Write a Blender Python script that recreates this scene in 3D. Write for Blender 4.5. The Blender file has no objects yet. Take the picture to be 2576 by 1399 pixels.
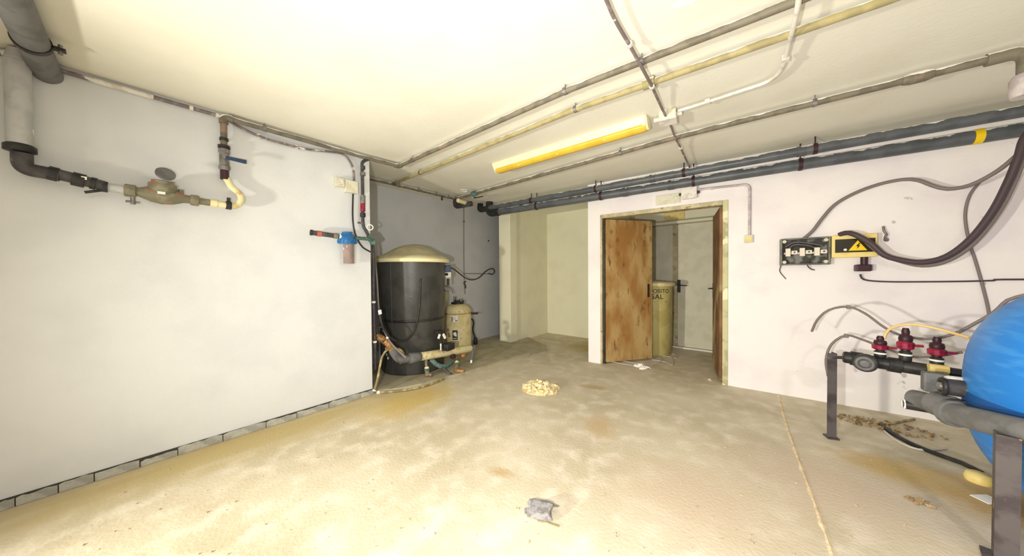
import bpy, bmesh, math, random
from mathutils import Vector, Matrix
random.seed(7)
sc = bpy.context.scene
COL = sc.collection
# ------------------------------------------------------------------ camera
W_IMG, H_IMG, F_PX = 2576.0, 1399.0, 767.3
EYE = Vector((0, 0, 1.28))
YAW, PITCH, ROLL = -0.690149, -0.0149258, -0.0073191
fwd = Vector((math.sin(YAW)*math.cos(PITCH), math.cos(YAW)*math.cos(PITCH), math.sin(PITCH)))
r0 = Vector((math.cos(YAW), -math.sin(YAW), 0)); u0 = r0.cross(fwd)
rgt = math.cos(ROLL)*r0 + math.sin(ROLL)*u0
upv = -math.sin(ROLL)*r0 + math.cos(ROLL)*u0
cam = bpy.data.cameras.new('camera'); cam.sensor_width = 36; cam.lens = F_PX/W_IMG*36
cam.clip_start = 0.02
camo = bpy.data.objects.new('camera', cam); COL.objects.link(camo)
camo.matrix_world = Matrix(((rgt.x, upv.x, -fwd.x, EYE.x), (rgt.y, upv.y, -fwd.y, EYE.y), (rgt.z, upv.z, -fwd.z, EYE.z), (0, 0, 0, 1)))
sc.camera = camo
# ------------------------------------------------------------------ light
sc.view_settings.view_transform = 'Standard'; sc.view_settings.look = 'None'
sc.view_settings.gamma = 1; sc.view_settings.use_curve_mapping = False
sc.view_settings.exposure = -0.08
w = bpy.data.worlds.new('world'); sc.world = w; w.use_nodes = True
w.node_tree.nodes['Background'].inputs[0].default_value = (0.9, 0.92, 1, 1)
w.node_tree.nodes['Background'].inputs[1].default_value = 0.15
def lamp(name, kind, loc, energy, color, size=.05, target=None, **kw):
    l = bpy.data.lights.new(name, kind); l.energy = energy; l.color = color
    if kind in ('POINT', 'SPOT'): l.shadow_soft_size = size
    for k, v in kw.items(): setattr(l, k, v)
    o = bpy.data.objects.new(name, l); COL.objects.link(o); o.location = loc
    if target is not None:
        o.rotation_euler = (Vector(target)-Vector(loc)).to_track_quat('-Z', 'Y').to_euler()
    return o
# hand torch beside the photographer, a work lamp further left, and an unseen soft fill added overhead behind
lamp('torch_light', 'SPOT', (-0.25, -0.22, 1.18), 265, (1, .975, .95), .03, target=(-1.2, 3.0, 1.25), spot_size=math.radians(165), spot_blend=1.0)
lamp('work_lamp_light', 'SPOT', (-2.1, -1.9, .92), 640, (1, .945, .80), .09, target=(0.7, 4.0, 1.1), spot_size=math.radians(135), spot_blend=1.0)
lamp('rear_fill_light', 'AREA', (1.4, -0.7, 2.42), 70, (1, .93, .98), shape='RECTANGLE', size=1.2, size_y=.12)

# ------------------------------------------------------------------ room numbers and picking points on real planes
ZC = 2.534          # ceiling height
XL = -3.23          # left wall
XN = -4.20          # alcove wall behind the tanks
DWP = Vector((-0.166, 4.188, 0)); DWA = math.atan(0.0657)   # wall with the double door, a few degrees off square
DWT = Vector((math.cos(DWA), math.sin(DWA), 0)); DWN = Vector((math.sin(DWA), -math.cos(DWA), 0))
YB = 5.83           # back wall of the lobby behind the door
def ray(u, v): return fwd + rgt*((u-W_IMG/2)/F_PX) - upv*((v-H_IMG/2)/F_PX)
def PL(u, v, p, n):
    d = ray(u, v); p = Vector(p); n = Vector(n)
    return EYE + d*((p-EYE).dot(n)/d.dot(n))
def FL(u, v, z=0.0): return PL(u, v, (0, 0, z), (0, 0, 1))
def CE(u, v, drop=0.0): return FL(u, v, ZC-drop)
def LW(u, v, off=0.0): return PL(u, v, (XL+off, 0, 0), (1, 0, 0))
def NW(u, v, off=0.0): return PL(u, v, (XN+off, 0, 0), (1, 0, 0))
def DW(u, v, off=0.0): return PL(u, v, DWP+DWN*off, DWN)
def YY(u, v, y): return PL(u, v, (0, y, 0), (0, 1, 0))
def AT(u, v, base):          # the point over floor position `base`, in the vertical plane facing the room's viewpoint
    d = ray(u, v); b = Vector((base[0], base[1], 0)); n = Vector((b.x, b.y, 0)).normalized()
    return PL(u, v, b, n)

# ------------------------------------------------------------------ materials
def lin(c): return tuple((x/12.92 if x <= .04045 else ((x+.055)/1.055)**2.4) for x in (c[0]/255, c[1]/255, c[2]/255))
MATS = {}
def mat(name, rgb, rough=.6, metal=0.0, rgb2=None, nscale=6, lo=.45, hi=.6, bump=0.0, bscale=60, detail=6, stretch=(1, 1, 1),
        rgb3=None, n3=2.0, lo3=.55, hi3=.7, trans=0.0, alpha=1.0, spec=.4, emit=None, ior=1.45):
    m = bpy.data.materials.new(name); m.use_nodes = True; N = m.node_tree.nodes; L = m.node_tree.links
    b = N['Principled BSDF']; b.inputs['Roughness'].default_value = rough; b.inputs['Metallic'].default_value = metal
    b.inputs['Specular IOR Level'].default_value = spec; b.inputs['IOR'].default_value = ior
    b.inputs['Base Color'].default_value = (*lin(rgb), 1)
    b.inputs['Transmission Weight'].default_value = trans; b.inputs['Alpha'].default_value = alpha
    tc = N.new('ShaderNodeTexCoord'); mp = N.new('ShaderNodeMapping'); mp.inputs['Scale'].default_value = stretch
    L.new(tc.outputs['Object'], mp.inputs['Vector'])
    col = None
    def noise(scale, lo, hi, dt=detail):
        n = N.new('ShaderNodeTexNoise'); n.inputs['Scale'].default_value = scale; n.inputs['Detail'].default_value = dt
        L.new(mp.outputs[0], n.inputs['Vector'])
        r = N.new('ShaderNodeMapRange'); r.inputs[1].default_value = lo; r.inputs[2].default_value = hi; r.interpolation_type = 'SMOOTHSTEP'
        L.new(n.outputs['Fac'], r.inputs[0]); return r.outputs[0]
    def mix(fac, a, bcol):
        x = N.new('ShaderNodeMix'); x.data_type = 'RGBA'; L.new(fac, x.inputs[0])
        if isinstance(a, tuple): x.inputs[6].default_value = (*lin(a), 1)
        else: L.new(a, x.inputs[6])
        if isinstance(bcol, tuple): x.inputs[7].default_value = (*lin(bcol), 1)
        else: L.new(bcol, x.inputs[7])
        return x.outputs[2]
    if rgb2: col = mix(noise(nscale, lo, hi), rgb, rgb2)
    if rgb3: col = mix(noise(n3, lo3, hi3), col if col else rgb, rgb3)
    if col: L.new(col, b.inputs['Base Color'])
    if bump:
        n = N.new('ShaderNodeTexNoise'); n.inputs['Scale'].default_value = bscale; n.inputs['Detail'].default_value = 5
        L.new(mp.outputs[0], n.inputs['Vector'])
        bp = N.new('ShaderNodeBump'); bp.inputs['Strength'].default_value = bump; bp.inputs['Distance'].default_value = .01
        L.new(n.outputs['Fac'], bp.inputs['Height']); L.new(bp.outputs[0], b.inputs['Normal'])
    m['nodes'] = 1
    MATS[name] = (m, N, L, b, mp, noise, mix)
    return m
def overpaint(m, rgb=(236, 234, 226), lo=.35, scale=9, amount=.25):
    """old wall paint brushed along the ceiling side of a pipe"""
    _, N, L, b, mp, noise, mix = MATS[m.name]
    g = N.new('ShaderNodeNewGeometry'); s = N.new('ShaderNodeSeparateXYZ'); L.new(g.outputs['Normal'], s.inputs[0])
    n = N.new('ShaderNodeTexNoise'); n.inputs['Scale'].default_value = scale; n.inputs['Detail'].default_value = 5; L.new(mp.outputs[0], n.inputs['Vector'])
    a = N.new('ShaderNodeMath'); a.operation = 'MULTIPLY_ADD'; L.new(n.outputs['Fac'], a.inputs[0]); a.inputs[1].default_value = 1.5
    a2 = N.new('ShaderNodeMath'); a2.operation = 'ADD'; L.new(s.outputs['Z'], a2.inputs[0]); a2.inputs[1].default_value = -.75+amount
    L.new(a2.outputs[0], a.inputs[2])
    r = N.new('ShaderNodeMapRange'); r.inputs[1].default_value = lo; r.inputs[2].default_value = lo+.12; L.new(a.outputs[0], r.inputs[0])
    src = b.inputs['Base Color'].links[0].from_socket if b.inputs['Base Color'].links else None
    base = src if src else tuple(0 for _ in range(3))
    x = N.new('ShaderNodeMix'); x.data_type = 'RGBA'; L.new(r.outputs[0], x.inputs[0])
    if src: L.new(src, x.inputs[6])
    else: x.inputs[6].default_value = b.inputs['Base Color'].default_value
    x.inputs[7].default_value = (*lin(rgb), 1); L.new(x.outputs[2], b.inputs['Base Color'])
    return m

m_wl = mat('white_plaster', (218, 221, 222), .85, rgb2=(211, 214, 216), nscale=3, lo=.4, hi=.7, bump=.12, bscale=45)
m_ceil = mat('warm_cast_ceiling', (229, 227, 214), .85, rgb2=(224, 221, 206), nscale=2.2, lo=.4, hi=.7, bump=.10, bscale=40)  # cream tone carries the warm light cast on the ceiling
m_wd = mat('pink_cast_plaster', (240, 235, 233), .85, rgb2=(232, 225, 227), nscale=2.5, lo=.45, hi=.7, bump=.15, bscale=45,
           rgb3=(196, 186, 186), n3=9, lo3=.70, hi3=.74)  # pinkish light cast mixed into the white wall colour
m_wy = mat('yellow_cast_plaster', (232, 229, 202), .85, rgb2=(226, 222, 196), nscale=3, lo=.4, hi=.7, bump=.10, bscale=45)  # yellow of the light on these walls is put into their colour
m_wn = mat('grey_plaster', (196, 198, 198), .85, rgb2=(190, 192, 192), nscale=3, lo=.4, hi=.7, bump=.12, bscale=45)
m_pad = mat('grey_cement', (176, 169, 144), .9, rgb2=(160, 152, 126), nscale=5, lo=.4, hi=.65, bump=.4, bscale=30, rgb3=(172, 162, 128), n3=2.0)
m_base = mat('chipped_cement', (158, 158, 150), .9, rgb2=(182, 182, 173), nscale=9, lo=.42, hi=.62, bump=.6, bscale=70, rgb3=(140, 137, 124), n3=14, lo3=.62, hi3=.74)
m_gap = mat('dark_mortar', (70, 66, 58), .95, bump=.5)
m_pipe = overpaint(mat('painted_steel_pipe', (120, 114, 98), .55, rgb2=(104, 98, 84), nscale=12, rgb3=(138, 118, 102), n3=5, lo3=.58, hi3=.66), amount=.02)
m_pipe_y = overpaint(mat('yellowed_steel_pipe', (168, 156, 112), .55, rgb2=(150, 140, 100), nscale=12), amount=-.05)
m_conduit = overpaint(mat('plastic_conduit', (150, 142, 138), .5, rgb2=(166, 158, 152), nscale=15), lo=.1, amount=.25)
m_condark = mat('mauve_grey_conduit', (120, 108, 108), .5, rgb2=(150, 140, 136), nscale=15, lo=.5, hi=.62, rgb3=(226, 222, 214), n3=11, lo3=.60, hi3=.64)
m_condm = mat('mauve_conduit', (176, 166, 168), .5, rgb2=(200, 192, 190), nscale=12)
m_conduit_w = mat('white_conduit', (226, 222, 212), .5, rgb2=(206, 200, 190), nscale=14, lo=.5, hi=.6)
m_pvc = overpaint(mat('dark_grey_pvc', (92, 96, 100), .38, rgb2=(80, 84, 88), nscale=7, spec=.5), lo=.62, amount=-.05, scale=14)
m_pvc_l = mat('old_grey_pvc', (112, 112, 112), .6, rgb2=(100, 100, 100), nscale=14, bump=.1, bscale=120)
m_duct = mat('grey_lagging', (186, 187, 188), .7, rgb2=(172, 174, 176), nscale=10, rgb3=(228, 228, 226), n3=4, lo3=.62, hi3=.65, bump=.2)
m_black = mat('black_plastic', (38, 37, 38), .45, rgb2=(52, 51, 50), nscale=14)
m_blackp = mat('black_pe_pipe', (62, 60, 62), .5, rgb2=(78, 76, 76), nscale=16, rgb3=(112, 110, 106), n3=10, lo3=.62, hi3=.68)
m_brass = mat('aged_brass', (120, 117, 98), .55, .2, rgb2=(138, 134, 112), nscale=18, rgb3=(150, 112, 92), n3=12, lo3=.55, hi3=.62)
m_cream = mat('cream_pvc', (232, 222, 176), .5, rgb2=(214, 198, 146), nscale=12, lo=.5, hi=.65, rgb3=(196, 168, 118), n3=16, lo3=.62, hi3=.68)
m_copper = mat('rusty_fitting', (150, 104, 70), .6, .2, rgb2=(186, 148, 92), nscale=25, rgb3=(92, 62, 44), n3=30, lo3=.6, hi3=.66)
m_green = mat('verdigris_fitting', (96, 128, 118), .7, rgb2=(70, 84, 78), nscale=40)
m_steel = mat('dull_steel', (140, 138, 136), .45, .5, rgb2=(118, 112, 110), nscale=20)
m_bluecap = mat('blue_plastic', (46, 112, 172), .4, rgb2=(34, 92, 150), nscale=15)
m_navy = mat('navy_lever', (44, 62, 92), .4)
m_tank = mat('black_grp_tank', (70, 70, 67), .38, rgb2=(60, 60, 57), nscale=5, rgb3=(84, 84, 84), n3=60, lo3=.62, hi3=.7, bump=.15, bscale=70, spec=.5)
m_lid = mat('beige_lid', (196, 188, 152), .5, rgb2=(182, 174, 138), nscale=7)
m_lidrim = mat('pale_lid_rim', (238, 230, 180), .5)
m_vessel = mat('ivory_vessel', (218, 206, 158), .45, rgb2=(204, 190, 138), nscale=9, rgb3=(150, 112, 66), n3=22, lo3=.66, hi3=.70)
m_paper = mat('white_paper', (238, 236, 228), .8)
m_ink = mat('black_ink', (30, 30, 30), .8)
m_darkgreen = mat('dark_green_print', (44, 58, 50), .6)
m_box = mat('ivory_box', (218, 214, 192), .5, rgb2=(206, 202, 178), nscale=12)
m_boxy = mat('yellow_cream_box', (236, 214, 140), .5, rgb2=(226, 200, 122), nscale=9)
m_boxg = mat('grey_box', (120, 120, 112), .5, rgb2=(100, 100, 94), nscale=14)
m_boxin = mat('mottled_box_inside', (66, 66, 62), .7, rgb2=(128, 128, 122), nscale=9, lo=.5, hi=.6)  # dark grey base mottled with mid grey
m_ceram = mat('ivory_terminals', (226, 218, 200), .4)
m_warn = mat('warning_yellow', (246, 208, 30), .5)
m_window = mat('smoked_window', (48, 44, 30), .25)
m_diff = mat('yellowed_diffuser', (226, 192, 70), .35, rgb2=(216, 180, 58), nscale=4, stretch=(1, .3, 1), spec=.5)
m_tray_glare = mat('cream_tray_glare', (240, 232, 186), .4)
m_frame = mat('bare_metal_frame', (176, 166, 132), .55, .2, rgb2=(196, 186, 150), nscale=9, rgb3=(140, 120, 90), n3=18, lo3=.6, hi3=.66)
m_frame_g = mat('greenish_jamb', (196, 194, 150), .6, rgb2=(170, 166, 124), nscale=8, rgb3=(232, 228, 190), n3=4, lo3=.55, hi3=.6)
m_rust = mat('rusted_door', (156, 112, 58), .7, .0, rgb2=(188, 160, 106), nscale=4.5, lo=.36, hi=.66, detail=14, bump=.3, bscale=90, rgb3=(116, 74, 38), n3=13, lo3=.54, hi3=.72, stretch=(1, 1, .4))
m_rustd = mat('dark_rusted_door', (118, 84, 60), .7, rgb2=(148, 112, 78), nscale=4, lo=.38, hi=.62, detail=10, rgb3=(186, 174, 124), n3=2.2, lo3=.54, hi3=.7)
m_backdoor = mat('grey_green_door', (216, 212, 190), .6, rgb2=(208, 204, 181), nscale=5)
m_salt = mat('ochre_barrel', (196, 184, 120), .5, rgb2=(182, 168, 104), nscale=6, rgb3=(150, 118, 66), n3=16, lo3=.68, hi3=.72)
m_saltlid = mat('ivory_barrel_lid', (226, 216, 166), .5, rgb2=(208, 196, 150), nscale=6)
m_fil = mat('blue_fibreglass', (40, 128, 214), .4, rgb2=(60, 142, 222), nscale=5, stretch=(1, 1, 5), bump=.12, bscale=40, spec=.5)
m_filshade = mat('blue_pipe_shadow', (26, 84, 150), .5)
m_redv = mat('red_plastic', (150, 34, 62), .4, rgb2=(120, 26, 50), nscale=20)
m_maroon = mat('maroon_black_plastic', (58, 34, 40), .45)
m_angle = mat('galvanised_angle', (96, 90, 90), .55, .2, rgb2=(74, 66, 68), nscale=9, rgb3=(150, 124, 100), n3=20, lo3=.64, hi3=.7)
m_cab = mat('grey_cable', (124, 114, 112), .5)
m_cabd = mat('dark_cable', (74, 62, 66), .5)
m_cabw = mat('pale_wire', (196, 190, 180), .5)
m_hose = mat('clear_amber_hose', (226, 190, 128), .35)
m_hoseb = mat('brown_hose', (128, 116, 82), .5, rgb2=(176, 164, 116), nscale=14)
m_rubble = mat('plaster_rubble', (236, 222, 176), .9, rgb2=(210, 188, 140), nscale=30, bump=.4)
m_litter = mat('crumpled_grey_plastic', (142, 141, 141), .4, rgb2=(118, 113, 112), nscale=40, spec=.5)
m_joint = mat('pale_mortar_joint', (226, 206, 172), .9, rgb2=(206, 184, 150), nscale=12, bump=.5)
m_seddust = mat('fine_dust', (232, 214, 150), .95, bump=.4)
m_grit = mat('pale_grit', (190, 176, 146), .95, rgb2=(168, 150, 120), nscale=8, lo=.4, hi=.6)
m_dirt = mat('brown_dirt', (150, 128, 96), .95, rgb2=(176, 152, 116), nscale=20)
m_glass = mat('clear_bowl', (200, 208, 212), .10, alpha=.20, spec=.8)
m_cart = mat('brown_cartridge', (126, 92, 76), .8, rgb2=(146, 112, 92), nscale=14, bump=.3, bscale=90)
m_clay = mat('terracotta_mark', (176, 96, 84), .7)

# floor: cement screed with ochre stains, worn pale scatter
m_floor = mat('cement_screed', (208, 198, 174), .8, rgb2=(190, 179, 152), nscale=1.3, lo=.34, hi=.70, detail=12, bump=.30, bscale=55, rgb3=(220, 211, 192), n3=6.5, lo3=.42, hi3=.74)
def floor_extra():
    _, N, L, b, mp, noise, mix = MATS['cement_screed']
    src = b.inputs['Base Color'].links[0].from_socket
    sep = N.new('ShaderNodeSeparateXYZ'); tc = [n for n in N if n.type == 'TEX_COORD'][0]; L.new(tc.outputs['Object'], sep.inputs[0])
    def blob(cx, cy, rx, ry, rot=0):
        m2 = N.new('ShaderNodeMapping'); m2.vector_type = 'TEXTURE'
        m2.inputs['Location'].default_value = (cx, cy, 0); m2.inputs['Scale'].default_value = (rx, ry, 1); m2.inputs['Rotation'].default_value = (0, 0, rot)
        L.new(tc.outputs['Object'], m2.inputs[0])
        n = N.new('ShaderNodeTexNoise'); n.inputs['Scale'].default_value = 2.5; n.inputs['Detail'].default_value = 7; L.new(m2.outputs[0], n.inputs['Vector'])
        ln = N.new('ShaderNodeVectorMath'); ln.operation = 'LENGTH'; L.new(m2.outputs[0], ln.inputs[0])
        a = N.new('ShaderNodeMath'); a.operation = 'MULTIPLY_ADD'; L.new(n.outputs['Fac'], a.inputs[0]); a.inputs[1].default_value = 1.1; L.new(ln.outputs['Value'], a.inputs[2])
        r = N.new('ShaderNodeMapRange'); r.inputs[1].default_value = 1.75; r.inputs[2].default_value = .9; L.new(a.outputs[0], r.inputs[0])
        return r.outputs[0]
    c = src
    for (cx, cy, rx, ry, rot, rgb) in FLOOR_STAINS: c = mix(blob(cx, cy, rx, ry, rot), c, rgb)
    L.new(c, b.inputs['Base Color'])
FLOOR_STAINS = [
    (-3.05, 0.6, .30, 1.5, 0, (190, 172, 124)), (-2.75, 1.75, .35, .55, .2, (204, 180, 116)),
    (1.0, 2.95, .45, .28, -.3, (186, 156, 106)), (0.65, 3.05, .3, .2, 0, (194, 168, 114)), (-2.2, 4.9, .6, .45, 0, (186, 166, 112)),
    (.2, 1.6, .16, .1, .4, (176, 158, 128)), (-1.05, 2.4, .13, .22, .5, (196, 174, 138)), (-1.45, 3.2, .22, .07, .3, (186, 166, 128)),
    (-1.3, 1.45, .1, .05, .3, (190, 168, 130)), (1.15, 2.1, .16, .06, -.6, (160, 140, 112)), (-.3, 2.0, .5, .35, .3, (202, 186, 162)), (.3, 2.6, .6, .4, 0, (200, 184, 162))]
floor_extra()

# ------------------------------------------------------------------ mesh building
class G:
    def __init__(s): s.v = []; s.f = []; s.s = []
    def add(s, vs, fs, smooth=False):
        o = len(s.v); s.v += [Vector(p) for p in vs]; s.f += [[i+o for i in f] for f in fs]; s.s += [smooth]*len(fs); return s
    def box(s, c, size, rot=None, taper=None):
        c = Vector(c); h = [x/2 for x in size]; vs = []
        for z in (-1, 1):
            for y in (-1, 1):
                for x in (-1, 1):
                    k = (taper if (taper and z > 0) else 1)
                    p = Vector((x*h[0]*k, y*h[1]*k, z*h[2]))
                    vs.append(c + (rot @ p if rot else p))
        return s.add(vs, [(0, 2, 3, 1), (4, 5, 7, 6), (0, 1, 5, 4), (2, 6, 7, 3), (0, 4, 6, 2), (1, 3, 7, 5)])
    def tube(s, pts, r, n=12, cap=True):
        pts = [Vector(p) for p in pts]; k = len(pts)
        rr = r if isinstance(r, (list, tuple)) else [r]*k
        t = []
        for i in range(k):
            a = pts[max(i-1, 0)]; b = pts[min(i+1, k-1)]; d = (b-a)
            t.append(d.normalized() if d.length > 1e-9 else Vector((0, 0, 1)))
        up = Vector((0, 0, 1)) if abs(t[0].z) < .9 else Vector((1, 0, 0))
        x = t[0].cross(up).normalized(); vs = []; fs = []
        for i in range(k):
            x = (x - t[i]*x.dot(t[i])).normalized(); y = t[i].cross(x)
            for j in range(n):
                a = 2*math.pi*j/n; vs.append(pts[i] + (x*math.cos(a)+y*math.sin(a))*rr[i])
        for i in range(k-1):
            for j in range(n): fs.append((i*n+j, i*n+(j+1) % n, (i+1)*n+(j+1) % n, (i+1)*n+j))
        s.add(vs, fs, True)
        if cap: 
            s.add(vs[:n], [tuple(range(n))[::-1]]); s.add(vs[-n:], [tuple(range(n))])
        return s
    def lathe(s, prof, base, axis=(0, 0, 1), n=24, smooth=True, ref=None, a0=0.0, sx=1.0):
        base = Vector(base); ax = Vector(axis).normalized()
        up = Vector(ref) if ref else (Vector((1, 0, 0)) if abs(ax.x) < .9 else Vector((0, 1, 0)))
        x = (up - ax*up.dot(ax)).normalized(); y = ax.cross(x); vs = []; fs = []
        for (r, h) in prof:
            for j in range(n):
                a = a0+2*math.pi*j/n; vs.append(base + ax*h + (x*math.cos(a)*sx + y*math.sin(a))*max(r, 1e-4))
        for i in range(len(prof)-1):
            for j in range(n): fs.append((i*n+j, i*n+(j+1) % n, (i+1)*n+(j+1) % n, (i+1)*n+j))
        s.add(vs, fs, smooth)
        s.add(vs[:n], [tuple(range(n))[::-1]]); s.add(vs[-n:], [tuple(range(n))])
        return s
    def prism(s, poly, vec):
        poly = [Vector(p) for p in poly]; vec = Vector(vec); n = len(poly)
        vs = poly + [p+vec for p in poly]
        fs = [tuple(range(n))[::-1], tuple(range(n, 2*n))] + [(i, (i+1) % n, n+(i+1) % n, n+i) for i in range(n)]
        return s.add(vs, fs)
    def ring(s, c, axis, R, r, n=24, m=8):
        c = Vector(c); ax = Vector(axis).normalized()
        up = Vector((1, 0, 0)) if abs(ax.x) < .9 else Vector((0, 1, 0)); x = (up-ax*up.dot(ax)).normalized(); y = ax.cross(x); vs = []; fs = []
        for i in range(n):
            a = 2*math.pi*i/n; d = x*math.cos(a)+y*math.sin(a)
            for j in range(m):
                b = 2*math.pi*j/m; vs.append(c + d*(R+r*math.cos(b)) + ax*r*math.sin(b))
        for i in range(n):
            for j in range(m): fs.append((i*m+j, ((i+1) % n)*m+j, ((i+1) % n)*m+(j+1) % m, i*m+(j+1) % m))
        return s.add(vs, fs, True)
    def strap(s, c, axis, R, w_, t=.004, n=20):   # a flat band around a pipe
        return s.lathe([(R, -w_/2), (R+t, -w_/2), (R+t, w_/2), (R, w_/2)], c, axis, n, False)
def spline(pts, step=.03, closed=False):
    pts = [Vector(p) for p in pts]; out = []
    P = [pts[0]*2-pts[1]] + pts + [pts[-1]*2-pts[-2]]
    for i in range(1, len(P)-2):
        p0, p1, p2, p3 = P[i-1], P[i], P[i+1], P[i+2]; n = max(2, int((p2-p1).length/step))
        for j in range(n):
            t = j/n; out.append(.5*((2*p1)+(p2-p0)*t+(2*p0-5*p1+4*p2-p3)*t*t+(3*p1-p0-3*p2+p3)*t**3))
    out.append(pts[-1]); return out
def fillet(pts, r, k=6):
    """polyline with rounded corners (pipe with elbows)"""
    pts = [Vector(p) for p in pts]; out = [pts[0]]
    for i in range(1, len(pts)-1):
        a, b, c = pts[i-1], pts[i], pts[i+1]; d1 = (a-b); d2 = (c-b); rr = min(r, d1.length*.48, d2.length*.48)
        p = b+d1.normalized()*rr; q = b+d2.normalized()*rr
        for j in range(k+1):
            t = j/k; out.append(p*(1-t)**2+b*2*t*(1-t)+q*t*t)
    out.append(pts[-1]); return out
def mesh(name, g):
    me = bpy.data.meshes.new(name); me.from_pydata([tuple(v) for v in g.v], [], g.f)
    for p, sm in zip(me.polygons, g.s): p.use_smooth = sm
    bm = bmesh.new(); bm.from_mesh(me); bmesh.ops.recalc_face_normals(bm, faces=bm.faces); bm.to_mesh(me); bm.free()
    me.update(); return me
def part(name, g, m, parent=None, bevel=0, label=None, kind=None, origin=None):
    g0 = g
    c = sum(g0.v, Vector())/max(1, len(g0.v))
    if parent is None: c = Vector((c.x, c.y, min(v.z for v in g0.v)))
    if origin is not None: c = Vector(origin)
    g2 = G(); g2.v = [v-c for v in g0.v]; g2.f = g0.f; g2.s = g0.s
    me = mesh(name, g2); me.materials.append(m)
    o = bpy.data.objects.new(name, me); COL.objects.link(o)
    o.location = c
    if parent is not None:
        base = Vector((0, 0, 0)); q = parent
        while q is not None: base += q.location; q = q.parent
        o.location = c-base; o.parent = parent
    if bevel:
        b = o.modifiers.new('bevel', 'BEVEL'); b.width = bevel; b.segments = 2; b.limit_method = 'ANGLE'
    if label: o['label'] = label
    if kind: o['kind'] = kind
    return o
def thing(name, label, cat, loc=(0, 0, 0), group=None):
    o = bpy.data.objects.new(name, None); COL.objects.link(o); o.location = loc; o.empty_display_size = .05
    o['label'] = label; o['category'] = cat
    if group: o['group'] = group
    return o
def tag(o, label, cat, group=None):
    o['label'] = label; o['category'] = cat
    if group: o['group'] = group
    return o
def struct(name, g, m, parent=None, bevel=0):
    o = part(name, g, m, parent, bevel, origin=(0, 0, 0) if parent is None else None)
    if parent is None: o['kind'] = 'structure'
    return o
def text_part(name, body, size, m, place, parent, thick=.002, cw=False):
    """flat lettering; place(x, y) gives the point on the surface"""
    cu = bpy.data.curves.new(name, 'FONT'); cu.body = body; cu.size = size; cu.align_x = 'CENTER'; cu.align_y = 'CENTER'
    o = bpy.data.objects.new(name, cu); COL.objects.link(o); dg = bpy.context.evaluated_depsgraph_get()
    me = bpy.data.meshes.new_from_object(o.evaluated_get(dg)); bpy.data.objects.remove(o)
    g = G(); g.add([place(v.co.x, v.co.y) for v in me.vertices], [tuple(p.vertices) for p in me.polygons])
    return part(name, g, m, parent)

# ================================================================== the setting
XR, YF = 3.3, -3.2
struct('floor', G().box((( -4.8+XR)/2, (YF+6.2)/2, -.1), (XR+4.8, 6.2-YF, .2)), m_floor)
struct('ceiling', G().box(((-4.8+XR)/2, (YF+6.2)/2, ZC+.1), (XR+4.8, 6.2-YF, .2)), m_ceil)
YE = LW(937, 985).y                                   # free end of the left wall
struct('wall_left', G().box((XL-.07, (YF+YE)/2, ZC/2), (.14, YE-YF, ZC)), m_wl)
struct('wall_alcove', G().box((XN-.1, (1.0+5.9)/2, ZC/2), (.2, 4.9, ZC)), m_wn)
struct('wall_alcove_end', G().box(((XN+XL-.14)/2, .95, ZC/2), (XL-.14-XN, .1, ZC)), m_wn)
PX0, PY0 = FL(1258.5, 859.5).x, FL(1285, 865).y        # pillar at the end of the partition
PX1 = FL(1285, 865).x; PY1 = PY0+.20
QX = PX1-.035; YQ = FL(1366, 835.5).y
struct('wall_pillar', G().box(((PX0+PX1)/2, (PY0+PY1)/2, ZC/2), (PX1-PX0, PY1-PY0, ZC)), m_wy, bevel=.006)
struct('wall_partition', G().box(((PX0+.02+QX)/2, (PY1+YQ+.1)/2, ZC/2), (QX-PX0-.02, YQ+.1-PY1, ZC)), m_wy)
A = DW(1480, 900); A.z = 0                             # left edge of the door wall
struct('wall_back', G().box(((QX+A.x+.1)/2, YQ+.06, ZC/2), (A.x+.1-QX, .12, ZC)), m_wy)
struct('wall_lobby_left', G().box((A.x+.05, (A.y+.05+YB)/2, ZC/2), (.10, YB-A.y-.05, ZC)), m_wy)
# door wall, built round the opening; local frame: t along the wall, depth behind it
TH = .11
def dwp(t, z, off=0.0): p = DWP+DWT*t+DWN*off; return Vector((p.x, p.y, z))
def dwt(u, v): p = DW(u, v)-DWP; return p.dot(DWT)
tA = dwt(1480, 800); tO0 = dwt(1511, 800); tO1 = dwt(1831, 800); zO = DW(1680, 521).z
tR = (XR-DWP.x)/DWT.x
def dbox(g, t0, t1, z0, z1, o0, o1):                   # box in door-wall coordinates, o = distance in front of the wall
    R = Matrix.Rotation(DWA, 3, 'Z'); c = dwp((t0+t1)/2, (z0+z1)/2, (o0+o1)/2)
    return g.box(c, (t1-t0, abs(o1-o0), z1-z0), R)
g = G(); dbox(g, tA, tO0, 0, ZC, -TH, 0); dbox(g, tO0, tO1, zO, ZC, -TH, 0); dbox(g, tO1, tR, 0, ZC, -TH, 0)
struct('wall_door', g, m_wd)
struct('wall_lobby_back', G().box(((A.x+.9)/2, YB+.06, ZC/2), (.9-A.x, .12, ZC)), m_wy)
struct('wall_lobby_right', G().box((.55, (4.25+TH+YB)/2, ZC/2), (.1, YB-4.25-TH, ZC)), m_wy)
struct('wall_right', G().box((XR+.05, (YF+4.4)/2, ZC/2), (.1, 4.4-YF, ZC)), m_wd)
struct('wall_rear', G().box(((XR+XL)/2, YF-.05, ZC/2), (XR-XL, .1, ZC)), m_wl)
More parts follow.
